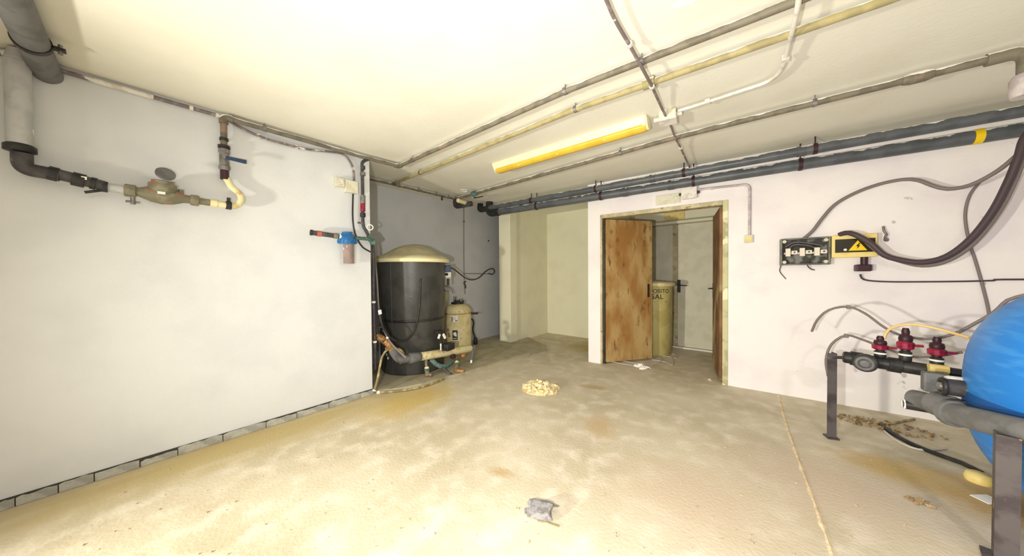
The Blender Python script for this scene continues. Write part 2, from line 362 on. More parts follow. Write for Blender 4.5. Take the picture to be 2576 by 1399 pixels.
# cement slab of the alcove, a finger thick, with its ragged front edge
edge = [(944, 988), (1000, 982), (1060, 970), (1120, 954), (1180, 937), (1260, 912), (1333, 889), (1335, 897), (1378, 886), (1372, 872)]
pts = [FL(u, v) for u, v in edge]
poly = [Vector((p.x, p.y, -.01)) for p in pts] + [Vector((QX+.02, PY1+.35, -.01)), Vector((PX1, PY0+.01, -.01)), Vector((PX0, PY0+.01, -.01)), Vector((PX0+.02, 5.75, -.01)), Vector((XN, 5.75, -.01)), Vector((XN, 1.05, -.01)), Vector((XL-.14, 1.05, -.01)), Vector((XL-.14, YE, -.01))]
struct('floor_alcove', G().prism(poly, (0, 0, .035)), m_pad)
# mortar joint across the floor on the right
jp = spline([FL(1958, 993, .0), FL(1976, 1060), FL(2003, 1140), FL(2040, 1240), FL(2075, 1340), FL(2097, 1405), FL(2125, 1500)], .06)
g = G()
L1 = []; 
for i, p in enumerate(jp):
    d = (jp[min(i+1, len(jp)-1)]-jp[max(i-1, 0)]).normalized(); nrm = Vector((-d.y, d.x, 0)); ww = .010+.004*math.sin(i*1.7)+.003*math.sin(i*3.1)
    L1.append((p+nrm*ww, p+Vector((0, 0, .007)), p-nrm*ww))
vs = [q for tri in L1 for q in tri]; fs = []
for i in range(len(L1)-1):
    a = i*3; fs += [(a, a+3, a+4, a+1), (a+1, a+4, a+5, a+2), (a, a+2, a+5, a+3)]
o = struct('trim_1', g.add(vs, fs), m_joint)
# left skirting: a strip of broken cement tiles
bb = struct('baseboard_left', G().box((XL+.004, (YF+YE)/2, .028), (.008, YE-YF-.01, .056)), m_gap)
ys = [YF+.02]
us = [-60, 40, 148, 238, 352, 447, 560, 668, 745, 826, 903, 939]
ys = [FL(u, 1283-.305*u).y if u > 0 else -.75 for u in us]
for i in range(len(us)-1):
    y0 = LW(us[i], 1270-.303*us[i]).y+.002; y1 = LW(us[i+1], 1270-.303*us[i+1]).y-.002
    h = .054+random.uniform(-.004, .004); d = .017+random.uniform(-.004, .004)
    if i == 4: h, d = .042, .010
    n = 7; prof = []
    for k in range(n+1): prof.append((y0+(y1-y0)*k/n, h+random.uniform(-.007, .003) if 0 < k < n else h-random.uniform(0, .012)))
    poly = [Vector((XL+.006, y0, .001)), Vector((XL+.006, y1, .001))] + [Vector((XL+.006, y, z)) for y, z in prof[::-1]]
    part('tile', G().prism(poly, (d, 0, 0)), m_base, bb, bevel=.002)
# ---- front double door
df = thing('door_1', 'bare metal frame with two rusty leaves standing open', 'door', dwp((tO0+tO1)/2, 0)); df['kind'] = 'structure'; del df['category']; del df['label']
fw = .05
for (a, b, c, d, mm) in ((tO0, tO0+fw*.55, 0, zO, m_frame), (tO1-fw, tO1, 0, zO, m_frame_g), (tO0+fw*.55, tO1-fw, zO-fw, zO, m_frame)):
    g = G(); dbox(g, a, b, c, d, -TH-.005, .014); part('frame', g, mm, df, bevel=.004)
g = G(); dbox(g, tO0+fw*.55, tO0+fw*.55+.022, 0, zO-fw, -TH, -.03); part('frame_rebate', g, m_black, df)
H0 = dwp(tO0+.055, 0, -.05); E0 = FL(1637, 905); E0.z = 0
dirL = (E0-H0).normalized(); Wl = (E0-H0).length; nL = Vector((dirL.y, -dirL.x, 0))
zt = zO-fw-.01
def leaf(H, d, wdt, mm, face, name='leaf'):
    R = Matrix(((d.x, -d.y, 0), (d.y, d.x, 0), (0, 0, 1)))
    g = G().box(H+d*wdt/2+Vector((0, 0, .012+zt/2)), (wdt, .04, zt-.024), R)
    return part(name, g, mm, df, bevel=.003)
lf = leaf(H0, dirL, Wl, m_rust, nL)
RL = Matrix(((dirL.x, -dirL.y, 0), (dirL.y, dirL.x, 0), (0, 0, 1)))
pc = H0+dirL*(Wl-.055)+nL*.022; zl = AT(1628, 731, pc).z
part('lock_plate', G().box(Vector((pc.x, pc.y, zl)), (.032, .008, .19), RL), m_black, lf, bevel=.002)
part('edge_strip', G().box(H0+dirL*(Wl+.002)+Vector((0, 0, zt/2)), (.006, .044, zt-.03), RL), m_frame, lf)
H1 = dwp(tO1-fw-.01, 0, -.06)
yawE = math.atan2(ray(1797, 800).x, ray(1797, 800).y)
best = min((abs((Vector((math.tan(yawE)*y, y, 0))-H1).length-Wl), y) for y in [H1.y+.3+i*.005 for i in range(160)])
E1 = Vector((math.tan(yawE)*best[1], best[1], 0)); dirR = (E1-H1).normalized(); nR = Vector((-dirR.y, dirR.x, 0))
rf = leaf(H1, dirR, Wl, m_rustd, nR)
pc = H1+dirR*(Wl-.06)+nR*.022; zl = AT(1795, 726, pc).z; RR = Matrix(((dirR.x, -dirR.y, 0), (dirR.y, dirR.x, 0), (0, 0, 1)))
hp = part('lock_plate', G().box(Vector((pc.x, pc.y, zl-.03)), (.034, .008, .2), RR), m_black, rf)
g = G().tube(fillet([Vector((pc.x, pc.y, zl)), Vector((pc.x, pc.y, zl))+nR*.05, Vector((pc.x, pc.y, zl))+nR*.055-dirR*.10], .02), .009, 8)
part('lever', g, m_black, rf)
# ---- lobby behind: grey green door with its frame, ledge above, threshold
dx0 = YY(1706, 800, YB).x; dx1 = dx0+.92; zd = YY(1760, 560, YB).z
db = thing('door_2', 'x', 'door', ((dx0+dx1)/2, YB, 0)); del db['label']; del db['category']; db['kind'] = 'structure'
part('leaf', G().box(((dx0+dx1)/2, YB-.02, zd/2+.02), (dx1-dx0, .04, zd-.06)), m_backdoor, db, bevel=.003)
part('frame', G().box((dx0-.035, YB-.03, zd/2), (.07, .06, zd)), m_frame, db, bevel=.003)
part('frame', G().box((dx1+.035, YB-.03, zd/2), (.07, .06, zd)), m_frame, db, bevel=.003)
part('lintel', G().prism([(dx0-.9, YB-.0, zd), (dx0-.9, YB-.10, zd+.01), (dx0-.9, YB-.10, zd+.05), (dx0-.9, YB-.03, zd+.085), (dx0-.9, YB, zd+.085)], (dx1-dx0+1.2, 0, 0)), m_wy, db)
part('threshold', G().box(((dx0+dx1)/2-.05, YB-.05, .012), (dx1-dx0+.2, .10, .024)), m_paper, db, bevel=.004)
part('leaf', G().box((dx0-.07-.30, YB-.02, zd/2+.02), (.60, .04, zd-.06)), m_backdoor, db, bevel=.003)
hx = YY(1708, 720, YB-.05); 
part('lock_plate', G().box((hx.x, YB-.065, hx.z), (.05, .012, .21)), m_black, db, bevel=.003)
part('lever', G().tube(fillet([(hx.x, YB-.065, hx.z+.02), (hx.x, YB-.12, hx.z+.02), (hx.x+.13, YB-.12, hx.z+.012)], .02), .009, 8), m_black, db)
sg = thing('sign_plate', 'small yellowed plate high on the wall above the inner lobby door', 'sign', YY(1697, 543, YB))
p0 = YY(1697, 543, YB); part('plate', G().box((p0.x, YB-.012, p0.z), (.31, .02, .125)), m_boxy, sg, bevel=.003)
part('screw', G().lathe([(.008, 0), (.008, .006)], (p0.x-.08, YB-.022, p0.z), (0, -1, 0), 8), m_black, sg)

# ================================================================== pipes under the ceiling
def clampset(parent, spots, R, axis, m=None, w_=.022, rod=True):
    for p in spots:
        p = Vector(p); g = G().strap(p, axis, R, w_, .004)
        if rod:
            g.tube([p+Vector((0, 0, R)), Vector((p.x, p.y, ZC-.002))], .004, 6)
        part('clamp', g, m or m_steel, parent)
def along(pts, u):                # point of the run nearest a picture column, for fittings
    return min(pts, key=lambda p: abs((Vector(p)-EYE).dot(rgt)/max((Vector(p)-EYE).dot(fwd), .05)*F_PX+W_IMG/2-u))
XA = Vector((1, 0, 0)); YA = Vector((0, 1, 0)); ZA = Vector((0, 0, 1))
# run 1: rises from the meter, follows the left wall, then crosses the room
r = .020; d = .045
q = [LW(566, 300, .05)]
top = CE(566, 286, d); top.x = XL+.05
p1 = [Vector((XL+.05, top.y, LW(566, 428, .05).z)), Vector((XL+.05, top.y, ZC-d)), Vector((XL+.05, LW(915, 392, .05).y, ZC-d))]
c1 = CE(1003, 418, d); e1 = CE(1422, 229, d); e1b = CE(2000, 4, d)
yrun = (e1.y+e1b.y)/2
p1 += [Vector((c1.x, c1.y, ZC-d)), Vector((e1.x, e1.y, ZC-d)), Vector((e1b.x, e1b.y, ZC-d)), Vector((XR-.02, e1b.y+.02, ZC-d))]
t = thing('steel_water_pipe', 'old painted steel pipe rising above the meter and first to cross the ceiling', 'pipe', p1[0])
f1 = fillet(p1, .05); part('pipe', G().tube(f1, r, 14), m_pipe, t)
part('elbow', G().tube(fillet([p1[1]-ZA*.05, p1[1], p1[1]+YA*.05], .04), r+.007, 14), m_pipe, t)
part('elbow', G().tube(fillet([p1[3]+(p1[2]-p1[3]).normalized()*.05, p1[3], p1[3]+(p1[4]-p1[3]).normalized()*.05], .04), r+.007, 14), m_pipe, t)
clampset(t, [along([p1[1].lerp(p1[2], k/60) for k in range(61)], 662)], r, YA)
seg = [p1[3].lerp(p1[4], k/60) for k in range(61)]+[p1[4].lerp(p1[5], k/40) for k in range(41)]
clampset(t, [along(seg, 1040), along(seg, 1424), along(seg, 1612)], r, XA)
# run 2: parallel, yellowed
a2 = CE(992, 461, d); b2 = CE(1440, 277, d); c2 = CE(2225, 2, d)
t = thing('yellowed_water_pipe', 'yellowed steel pipe, the second across the ceiling, teed off the alcove pipe', 'pipe', a2)
p2 = [a2, b2, c2, Vector((XR-.02, c2.y, ZC-d))]
part('pipe', G().tube(p2, .021, 14), m_pipe_y, t)
part('tee', G().tube([a2-XA*.02, a2+XA*.07], .03, 14), m_pipe, t)
seg = [a2.lerp(b2, k/60) for k in range(61)]+[b2.lerp(c2, k/60) for k in range(61)]
clampset(t, [along(seg, 1055), along(seg, 1447), along(seg, 1640)], .021, XA)
cpt = along(seg, 1636); part('coupling', G().tube([cpt-XA*.035, cpt+XA*.035], .031, 14), m_pipe_y, t)
# run along the top of the alcove wall
a3 = CE(918, 444, .05); b3 = CE(1138, 501, .05)
t = thing('alcove_pipe', 'thin paint-flecked pipe along the top of the grey alcove wall', 'pipe', a3)
xa = (a3.x+b3.x)/2; a3 = Vector((xa, a3.y-.3, ZC-.05)); b3 = Vector((xa, b3.y, ZC-.05))
part('pipe', G().tube([a3, b3], .019, 12), m_pipe, t)
for k in (.45, .62, .8, .93): clampset(t, [a3.lerp(b3, k)], .019, YA)
part('tap', G().tube([a3.lerp(b3, .86), a3.lerp(b3, .86)-ZA*.07], .012, 8), m_black, t)
# run 3
a4 = CE(1150, 499, .055); b4 = CE(1690, 348, .055); c4 = CE(2560, 132, .055)
t = thing('grey_brown_pipe', 'grey-brown pipe, third across the ceiling beyond the lamp, from shut-off tap to right wall', 'pipe', a4)
p3 = [a4, b4, c4]
part('pipe', G().tube(p3, .023, 14), m_pipe, t)
seg = [a4.lerp(b4, k/60) for k in range(61)]+[b4.lerp(c4, k/60) for k in range(61)]
clampset(t, [along(seg, 1563), along(seg, 2050)], .023, XA, m_steel)
cpt = along(seg, 2308); part('coupling', G().tube([cpt-XA*.06, cpt-XA*.03, cpt+XA*.03, cpt+XA*.06], [.026, .034, .034, .026], 14), m_pipe, t)
vp = along(seg, 1193); vv = part('valve_body', G().tube([vp-XA*.06, vp-XA*.03, vp+XA*.03, vp+XA*.06], [.028, .038, .038, .028], 12).tube([vp, vp-ZA*.07], .014, 8), m_green, t)
part('lever', G().tube(fillet([vp-ZA*.06, vp-ZA*.085+XA*.05-YA*.05, vp-ZA*.08+XA*.20-YA*.02], .02), .008, 8), m_black, vv)
dn = c4-XA*.02
part('elbow', G().tube(fillet([dn-XA*.08, dn+XA*.05, dn+XA*.05-ZA*.2], .06), .034, 14), m_pipe, t)
part('end_cap', G().lathe([(.05, 0), (.055, .02), (.055, .10), (.045, .12)], dn+XA*.05-ZA*.25, (0, 0, 1), 18), m_condm, t)
# U bend with cream fitting near the alcove corner
u1 = CE(1146, 512, .10); u2 = CE(1180, 509, .10)
t = thing('trap_fitting', 'dark plastic U fitting with a cream stub under the alcove ceiling corner', 'pipe fitting', u1)
part('bend', G().tube(fillet([u1+ZA*.08, u1-ZA*.05, u2-ZA*.03+XA*.06], .05), .042, 14), m_blackp, t)
st = CE(1152, 504, .11); en = CE(1184, 514, .11)
part('stub', G().tube([st, st.lerp(en, .75)], .034, 14), m_cream, t)
part('end_nut', G().lathe([(.042, 0), (.042, .06), (.03, .075)], st.lerp(en, .75), (en-st), 8, False), m_copper, t)
# two big dark drain pipes over the door
for k, (pts, r, label, cl, co) in enumerate((
    ([(1212, 527), (1494, 477), (1718, 437), (2053, 369), (2552, 284), (2640, 268)], .043, 'dark grey plastic drain pipe under the ceiling, upper of the pair above the door', (1338, 1500, 1718, 2053), (1640, 2012)),
    ([(1238, 538), (1513, 498), (1742, 456), (2014, 412), (2457, 341), (2640, 308)], .054, 'dark grey plastic drain pipe against the door wall, lower of the pair above the door', (1350, 1512, 1742, 2014), (1248, 1575, 1690)))):
    P = [CE(u, v, .115) for u, v in pts] if k == 0 else [DW(u, v, .085) for u, v in pts]
    zp = ZC-.115 if k == 0 else sum(p.z for p in P)/len(P)
    # straighten the run: fit a line in plan
    n = len(P); mx = sum(p.x for p in P)/n; my = sum(p.y for p in P)/n
    sl = sum((p.x-mx)*(p.y-my) for p in P)/sum((p.x-mx)**2 for p in P)
    lp = lambda x: Vector((x, my+sl*(x-mx), zp))
    x0 = P[0].x; ax = Vector((1, sl, 0)).normalized()
    t = thing('drain_pipe', label, 'pipe', lp(x0), 'drain pipes over the door')
    part('pipe', G().tube([lp(x0), lp(XR-.02)], r, 20), m_pvc, t)
    e = lp(x0)
    part('elbow', G().tube(fillet([e+ax*.12, e-ax*.02-ax*r, e-ax*(.02+r)+YA*.02+ZA*(ZC-zp)], r*1.6, 8), r+.007, 18), m_black, t)
    part('socket', G().tube([e+ax*.10, e+ax*.16], r+.010, 18), m_black, t)
    seg = [lp(x0+(XR-x0)*i/300) for i in range(301)]
    for u in co: q = along(seg, u); part('socket', G().tube([q-ax*.03, q+ax*.03], r+.006, 18), m_pvc, t)
    for u in cl:
        q = along(seg, u); g = G().strap(q, ax, r, .03, .006).tube([q+ZA*r, Vector((q.x, q.y, ZC-.002))], .006, 6)
        part('clamp', g, m_maroon, t)
    if k == 1:
        q = along(seg, 2452); part('yellow_tape', G().strap(q, ax, r, .045, .003), m_warn, t)
# big grey pipe coming out over the viewer and into the left wall
yb, zb, rb = -.335, 2.465, .056
t = thing('grey_soil_pipe', 'thick dark grey pipe in the upper left corner, running into the left wall', 'pipe', (XL+.01, yb, zb))
part('pipe', G().tube([(XL+.005, yb, zb), (1.4, yb, zb)], rb, 24), m_pvc_l, t)
for x in (-2.84, -1.2):
    cl = part('clamp', G().strap((x, yb, zb), XA, rb, .03, .006).box((x, yb+rb+.022, zb+.0), (.03, .04, .014)), m_black, t)
    part('bolt', G().lathe([(.008, 0), (.008, .05)], (x, yb+rb+.025, zb-.025), (0, 0, 1), 8), m_steel, cl)
# ---- electric conduits on the ceiling
jb = CE(1680, 290, .03)
t = thing('ceiling_conduit', 'thin conduit with paint splashes crossing the ceiling pipes from camera side to door', 'conduit', jb)
kc = [CE(1500, -60, .05), CE(1545, 45, .05), CE(1583, 112, .055), CE(1612, 165, .078), CE(1640, 218, .078), CE(1667, 276, .05), CE(1690, 322, .06), CE(1698, 345, .09), CE(1712, 372, .06), CE(1738, 428, .05)]
kc.insert(0, kc[0]+(kc[0]-kc[1]).normalized()*1.2)
part('conduit', G().tube(spline(kc, .05), .009, 10), m_condark, t)
for u in (1583, 1640, 1712):
    q = along(spline(kc, .02), u); part('clip', G().strap(q, (kc[-1]-kc[0]).normalized(), .011, .016, .005), m_conduit_w, t)
t = thing('ceiling_conduit', 'pale conduit bending away from the ceiling junction box towards the upper right', 'conduit', CE(1900, 222, .02))
kc = [CE(1706, 279, .03), CE(1780, 256, .03), CE(1860, 230, .03), CE(1925, 208, .035), CE(1958, 185, .04), CE(1972, 160, .05), CE(1985, 110, .06), CE(1998, 60, .078), CE(2008, 10, .078), CE(2018, -60, .06)]
part('conduit', G().tube(spline(kc, .03), .011, 10), m_conduit_w, t)
for u in (1782, 1976): q = along(spline(kc, .02), u); part('clip', G().box(q, (.03, .03, .03)), m_conduit_w, t)
t = thing('junction_box', 'small cream junction box on the ceiling beside the lamp end', 'junction box', jb)
R45 = Matrix.Rotation(math.radians(8), 3, 'Z'); jc = CE(1680, 294, .035)
part('box', G().box((jc.x, jc.y, ZC-.035), (.12, .12, .07), R45), m_box, t, bevel=.008)
part('cover', G().box((jc.x, jc.y, ZC-.073), (.125, .125, .012), R45), m_conduit_w, t, bevel=.004)
for dx, dy in ((.08, 0), (-.08, 0), (0, .08), (0, -.08)): part('gland', G().tube([(jc.x+dx*.7, jc.y+dy*.7, ZC-.035), (jc.x+dx*1.25, jc.y+dy*1.25, ZC-.035)], .018, 10), m_conduit_w, t)
# ---- lamp
la = CE(1250, 424, .04); lb = CE(1629, 309, .04)
t = thing('fluorescent_lamp', 'long ceiling tube lamp with yellowed cover, switched off', 'ceiling lamp', (la+lb)/2)
ax = (lb-la).normalized(); sd = Vector((-ax.y, ax.x, 0)); ll = (lb-la).length
la = Vector((la.x, la.y, ZC)); 
def lx(a, s_, z): return la+ax*a+sd*s_+ZA*z
part('housing_glare_panel', G().prism([lx(0, -.078, 0), lx(0, -.080, -.012), lx(0, -.052, -.074), lx(0, .030, -.070), lx(0, .062, -.045), lx(0, .062, 0)], ax*ll), m_tray_glare, t, bevel=.004)  # tray, with glare on the cover's near side painted as a pale panel
prof = [(-.058, -.066), (-.046, -.086), (-.01, -.104), (.030, -.098), (.056, -.076), (.066, -.048), (.050, -.040), (.0, -.060)]
g = G(); n = len(prof); rows = [(0.004, .82), (.03, 1), (ll-.03, 1), (ll-.004, .82)]
vs = [lx(a, .016+(s_-.016)*k, -.052+(z+.052)*k) for a, k in rows for s_, z in prof]; fs = []
for i in range(len(rows)-1):
    for j in range(n): fs.append((i*n+j, i*n+(j+1) % n, (i+1)*n+(j+1) % n, (i+1)*n+j))
g.add(vs, fs, True); g.add(vs[:n], [tuple(range(n))]); g.add(vs[-n:], [tuple(range(n))[::-1]])
part('diffuser', g, m_diff, t)
for a in (-.010, ll-.006): part('end_cap', G().prism([lx(a, s_, z) for s_, z in [(-.076, -.006), (-.030, -.080), (.0, -.094), (.03, -.088), (.056, -.06), (.056, -.006)]], ax*.016), m_tray_glare, t)
for a in (.35, ll/2, ll-.35): part('latch', G().box(lx(a, -.034, -.090), (.022, .008, .014), Matrix.Rotation(math.atan2(ax.y, ax.x), 3, 'Z')), m_conduit_w, t)
# old ceiling rose mark, and a scrap of tape high up
q = CE(1167, 479, .0); tag(part('ceiling_rosette', G().ring(q-ZA*.006, ZA, .06, .008, 20, 6), m_conduit_w), 'round pipe collar left on the ceiling above the shut-off tap', 'pipe collar')
tp = [CE(1688, 22), CE(1706, 0), CE(1760, -40), CE(1800, -60), CE(1790, -20), CE(1745, 5)]
tag(part('paper_scrap', G().prism([Vector((p.x, p.y, ZC-.004)) for p in tp], (0, 0, .003)), m_paper), 'torn pale scrap stuck to the ceiling at the top edge of the picture', 'paper')

# ================================================================== left wall
# small conduit along the top of the wall
t = thing('wall_conduit', 'thin grey conduit along the top of the left wall above the water meter', 'conduit', LW(300, 215, .02))
kc = [LW(-60, 92, .015), LW(0, 112, .015), LW(120, 160, .015), LW(240, 201, .015), LW(400, 247, .015), LW(548, 291, .015)]
kc = [Vector((XL+.018, p.y, ZC-.035)) for p in kc]
part('conduit', G().tube(kc, .013, 10), m_condark, t)
part('sleeve', G().tube([Vector((XL+.018, LW(236, 200).y, ZC-.035)), Vector((XL+.018, LW(386, 243).y, ZC-.035))], .0165, 10), m_conduit_w, t)
for u in (480, 545): part('clip', G().strap(Vector((XL+.018, LW(u, 260).y, ZC-.035)), YA, .013, .02, .005), m_conduit_w, t)
# cable swooping to the switch boxes
t = thing('wall_cable', 'grey cable sagging along the left wall from the pipe elbow to the switch boxes', 'cable', LW(700, 350, .02))
kc = [LW(574, 303, .02), LW(600, 318, .02), LW(650, 342, .02), LW(700, 358, .02), LW(770, 375, .015), LW(830, 382, .015), LW(862, 388, .015), LW(880, 406, .015), LW(889, 430, .015), LW(891, 462, .02)]
part('cable', G().tube(spline(kc, .03), .010, 8), m_condark, t)
for u, v in ((650, 342), (745, 370), (888, 425)): part('clip', G().box(LW(u, v, .012), (.024, .02, .03)), m_conduit_w, t)
# boxes
t = thing('switch_box', 'square ivory wall switch left of the grey junction box on the left wall', 'switch', LW(854, 459))
c = LW(854, 459, .025); part('box', G().box(c, (.05, .085, .085)), m_box, t, bevel=.006); part('rocker', G().box(c+XA*.028, (.012, .05, .05), Matrix.Rotation(.3, 3, 'X')), m_conduit_w, t, bevel=.004)
t = thing('junction_box', 'ivory junction box below the sagging cable on the left wall', 'junction box', LW(881, 471))
c = LW(882, 471, .028); part('box', G().box(c, (.056, .115, .115)), m_box, t, bevel=.006); part('cover', G().box(c+XA*.03, (.008, .12, .12)), m_box, t, bevel=.005)
t = thing('black_cable', 'black cable hanging from the junction box down behind the blue filter', 'cable', LW(888, 545, .02))
part('cable', G().tube(spline([LW(888, 488, .03), LW(887, 540, .03), LW(890, 575, .03), LW(898, 600, .04), LW(912, 622, .05), LW(932, 634, .05)], .03), .008, 8), m_black, t)
# grey lagged riser, black pipe, meter and white S bend
o_ = .085
yd = LW(47, 260, o_).y; zt_ = LW(47, 150, o_).z; zf = LW(50, 372, o_).z; zh = LW(150, 442, o_).z
t = thing('lagged_riser', 'pale grey lagged vertical pipe at the far left of the wall, black flange below', 'pipe', (XL+o_, yd, zf))
part('lagging', G().tube([(XL+o_, yd, zf+.012), (XL+o_, yd, zt_)], .043, 24), m_duct, t)
part('collar', G().tube([(XL+o_, yd, zt_-.02), (XL+o_, yd, zt_+.05)], [.046, .03], 20), m_duct, t)
part('wall_bracket', G().tube([(XL+o_, yd, zt_+.02), (XL, yd-.05, zt_+.04)], .022, 10), m_paper, t)
part('flange', G().lathe([(.044, -.022), (.053, -.02), (.053, .010), (.044, .018)], (XL+o_, yd, zf), (0, 0, 1), 24), m_black, t)
t = thing('black_inlet_pipe', 'black plastic pipe with elbow and couplings between the lagged riser and the meter', 'pipe', (XL+o_, yd+.1, zh))
def wy(u, v, off=o_): return LW(u, v, off)
zz = lambda u: LW(u, 442+(u-110)*.175, o_)           # the line the meter run follows
pa = wy(110, 428); pb = wy(262, 468); pb2 = Vector((XL+o_, pb.y, pb.z))
k1 = Vector((XL+o_, yd+.005, zf-.03)); k2 = Vector((XL+o_, yd+.005, wy(60, 425).z))
part('elbow', G().tube(fillet([k1, k2, wy(150, 441)], .10, 10), .036, 18), m_blackp, t)
part('pipe', G().tube([wy(120, 432), pb2], .031, 18), m_blackp, t)
for (u0_, u1_, rr) in ((122, 146, .040), (182, 214, .040), (228, 242, .036)):
    part('coupling', G().tube([wy(u0_, 434+(u0_-120)*.24), wy(u1_, 434+(u1_-120)*.24)], rr, 18), m_black, t)
part('strap', G().tube([wy(212, 463)+ZA*-.05, wy(262, 478)], .008, 8), m_black, t)
part('paper_tag', G().box(wy(213, 451)+XA*.035, (.004, .02, .018)), m_paper, t)
# meter run
t = thing('water_meter', 'brass water meter with round dial cap on the left wall pipe', 'water meter', wy(412, 485))
yA = wy(262, 470); yM = wy(412, 486); yE_ = wy(560, 515)
lerp_ = lambda u: yA.lerp(yE_, (wy(u, 490).y-yA.y)/(yE_.y-yA.y))
part('inlet_pipe', G().tube([lerp_(258), lerp_(318)], .027, 16), m_duct, t)
part('black_collar', G().tube([lerp_(258), lerp_(272)], .033, 16), m_black, t)
part('inlet_union', G().lathe([(.034, 0), (.040, .005), (.040, .045), (.034, .05)], lerp_(312), (yE_-yA), 8, False), m_brass, t)
dd = (yE_-yA).normalized()
part('body', G().lathe([(.026, -.15), (.030, -.10), (.052, -.05), (.060, 0), (.052, .05), (.030, .10), (.026, .15)], lerp_(408), dd, 20), m_brass, t)
reg = part('register', G().lathe([(.058, .02), (.066, .03), (.066, .075), (.052, .085), (.052, .10)], lerp_(410), (0.25, 0, 1), 24), m_brass, t)
lid = part('dial_lid', G().lathe([(.047, 0), (.047, .014)], lerp_(416)+Vector((.05, .0, .135)), Vector((.85, .1, .45)), 24), m_pvc_l, reg)
part('maker_plate', G().box(lerp_(405)+Vector((.068, 0, .005)), (.004, .035, .016)), m_paper, t)
part('outlet_union', G().lathe([(.032, 0), (.038, .005), (.038, .04), (.032, .045)], lerp_(478), dd, 8, False), m_brass, t)
part('outlet_pipe', G().tube([lerp_(470), lerp_(530)], .024, 16), m_brass, t)
part('drain_cock', G().tube([lerp_(334), lerp_(334)-ZA*.085], .011, 10).tube([lerp_(334)-ZA*.07-YA*.03, lerp_(334)-ZA*.07+YA*.03], .007, 8), m_steel, t)
part('test_stub', G().tube([lerp_(455), lerp_(455)+ZA*.06], .014, 10), m_brass, t)
t = thing('white_s_bend', 'cream plastic S-shaped pipe joining the meter to the upright valve pipe', 'pipe', wy(590, 515))
vx = XL+.05; pv = Vector((vx, top.y, LW(573, 445, .05).z))
sb = [lerp_(522), wy(560, 515), wy(590, 519), wy(606, 506), wy(602, 487, .07), wy(583, 472, .06), wy(573, 455, .05)+XA*.0, pv]
part('pipe', G().tube(spline(sb, .02), .021, 14), m_cream, t)
part('clamp', G().tube([wy(568, 516), wy(582, 518)], .031, 12).box(wy(575, 503), (.02, .02, .03)), m_black, t)
part('coupling', G().tube([lerp_(528), lerp_(545)], .027, 14), m_cream, t)
# lever valve on the upright
t = thing('lever_valve', 'ball valve with blue lever on the upright pipe beside the meter', 'valve', (vx, top.y, LW(572, 400, .05).z))
z1 = LW(570, 375, .05).z; z2 = LW(572, 430, .05).z
part('body', G().lathe([(.026, 0), (.034, .01), (.034, .03), (.029, .035), (.029, z1-z2-.04), (.034, z1-z2-.035), (.034, z1-z2-.01), (.026, z1-z2)], (vx, top.y, z2), (0, 0, 1), 12, False), m_steel, t)
part('union', G().tube([(vx, top.y, z2-.07), (vx, top.y, z2)], .026, 12), m_maroon, t)
part('collar', G().tube([(vx, top.y, z1), (vx, top.y, z1+.02)], .036, 12), m_black, t)
lv0 = Vector((vx, top.y, (z1+z2)/2)); lv1 = LW(622, 405, .10)
part('stem', G().tube([lv0, lv0+XA*.06], .009, 8), m_steel, t)
g = G(); g.prism([lv0+XA*.055+YA*.0-ZA*.012, lv0+XA*.055-ZA*.012+YA*.12-ZA*.006, lv0+XA*.055+YA*.12+ZA*.014, lv0+XA*.055+ZA*.012], XA*.010)
part('lever', g, m_navy, t, bevel=.003)
part('wall_clip', G().strap((vx, top.y, LW(567, 352, .05).z), ZA, .020, .02, .006).box((vx-.03, top.y, LW(567, 352, .05).z), (.04, .012, .018)), m_black, t)
# ---- dark riser and filter at the free end of the wall
t = thing('dark_valve_riser', 'dark upright pipe with valves and a red band at the left wall end', 'pipe', LW(915, 500, .05))
off = .05
kc = [LW(928, 400, off), LW(912, 408, off), LW(911, 425, off), LW(912, 480, off), LW(913, 560, off), LW(920, 580, off), LW(930, 598, off)]
part('pipe', G().tube(spline(kc, .02), .015, 12), m_blackp, t)
for v0, v1, rr, mm in ((418, 426, .022, m_blackp), (434, 442, .025, m_steel), (492, 512, .024, m_steel), (512, 532, .023, m_redv), (536, 546, .026, m_black)):
    part('fitting', G().tube([LW(912.5, v0, off), LW(912.5, v1, off)], rr, 12), mm, t)
part('side_tap', G().tube([LW(913, 562, off), LW(900, 560, off)], .010, 8), m_steel, t)
part('ring_handle', G().ring(LW(931, 572, .08), Vector((1, -.4, .2)), .028, .006, 16, 6), m_paper, t)
part('corroded_union', G().lathe([(.025, -.05), (.034, -.04), (.034, .0), (.026, .01), (.036, .02), (.030, .05)], LW(934, 603, .06), Vector((0, .5, -.6)), 10, False), m_green, t)
t = thing('water_filter', 'blue-capped cartridge filter with clear bowl on the left wall, dark pipe to its left', 'water filter', LW(872, 630, .09))
fo = .105; hc = LW(873, 600, fo); fb = LW(872, 666, fo).z
part('head', G().lathe([(.066, -.055), (.080, -.05), (.080, -.012), (.064, 0), (.064, .035), (.045, .045), (.045, .06)], hc, (0, 0, 1), 24), m_bluecap, t)
for k in range(16):
    a = k*math.pi/8; part('rib', G().box(hc+Vector((math.cos(a)*.080, math.sin(a)*.080, -.031)), (.008, .008, .036), Matrix.Rotation(a, 3, 'Z')), m_bluecap, t)
bh = hc.z-.05-fb
part('bowl', G().lathe([(.055, 0), (.066, .008), (.070, bh)], (hc.x, hc.y, fb), (0, 0, 1), 24), m_glass, t)
part('cartridge', G().lathe([(.046, 0), (.046, bh-.02)], (hc.x-.004, hc.y+.014, fb+.012), (0, 0, 1), 20), m_cart, t)
pl = LW(780, 585, .07); pe = hc+ZA*.012
part('inlet_pipe', G().tube([Vector((pl.x, pl.y, pe.z+.02)), Vector((hc.x, hc.y-.045, pe.z))], .022, 14), m_blackp, t)
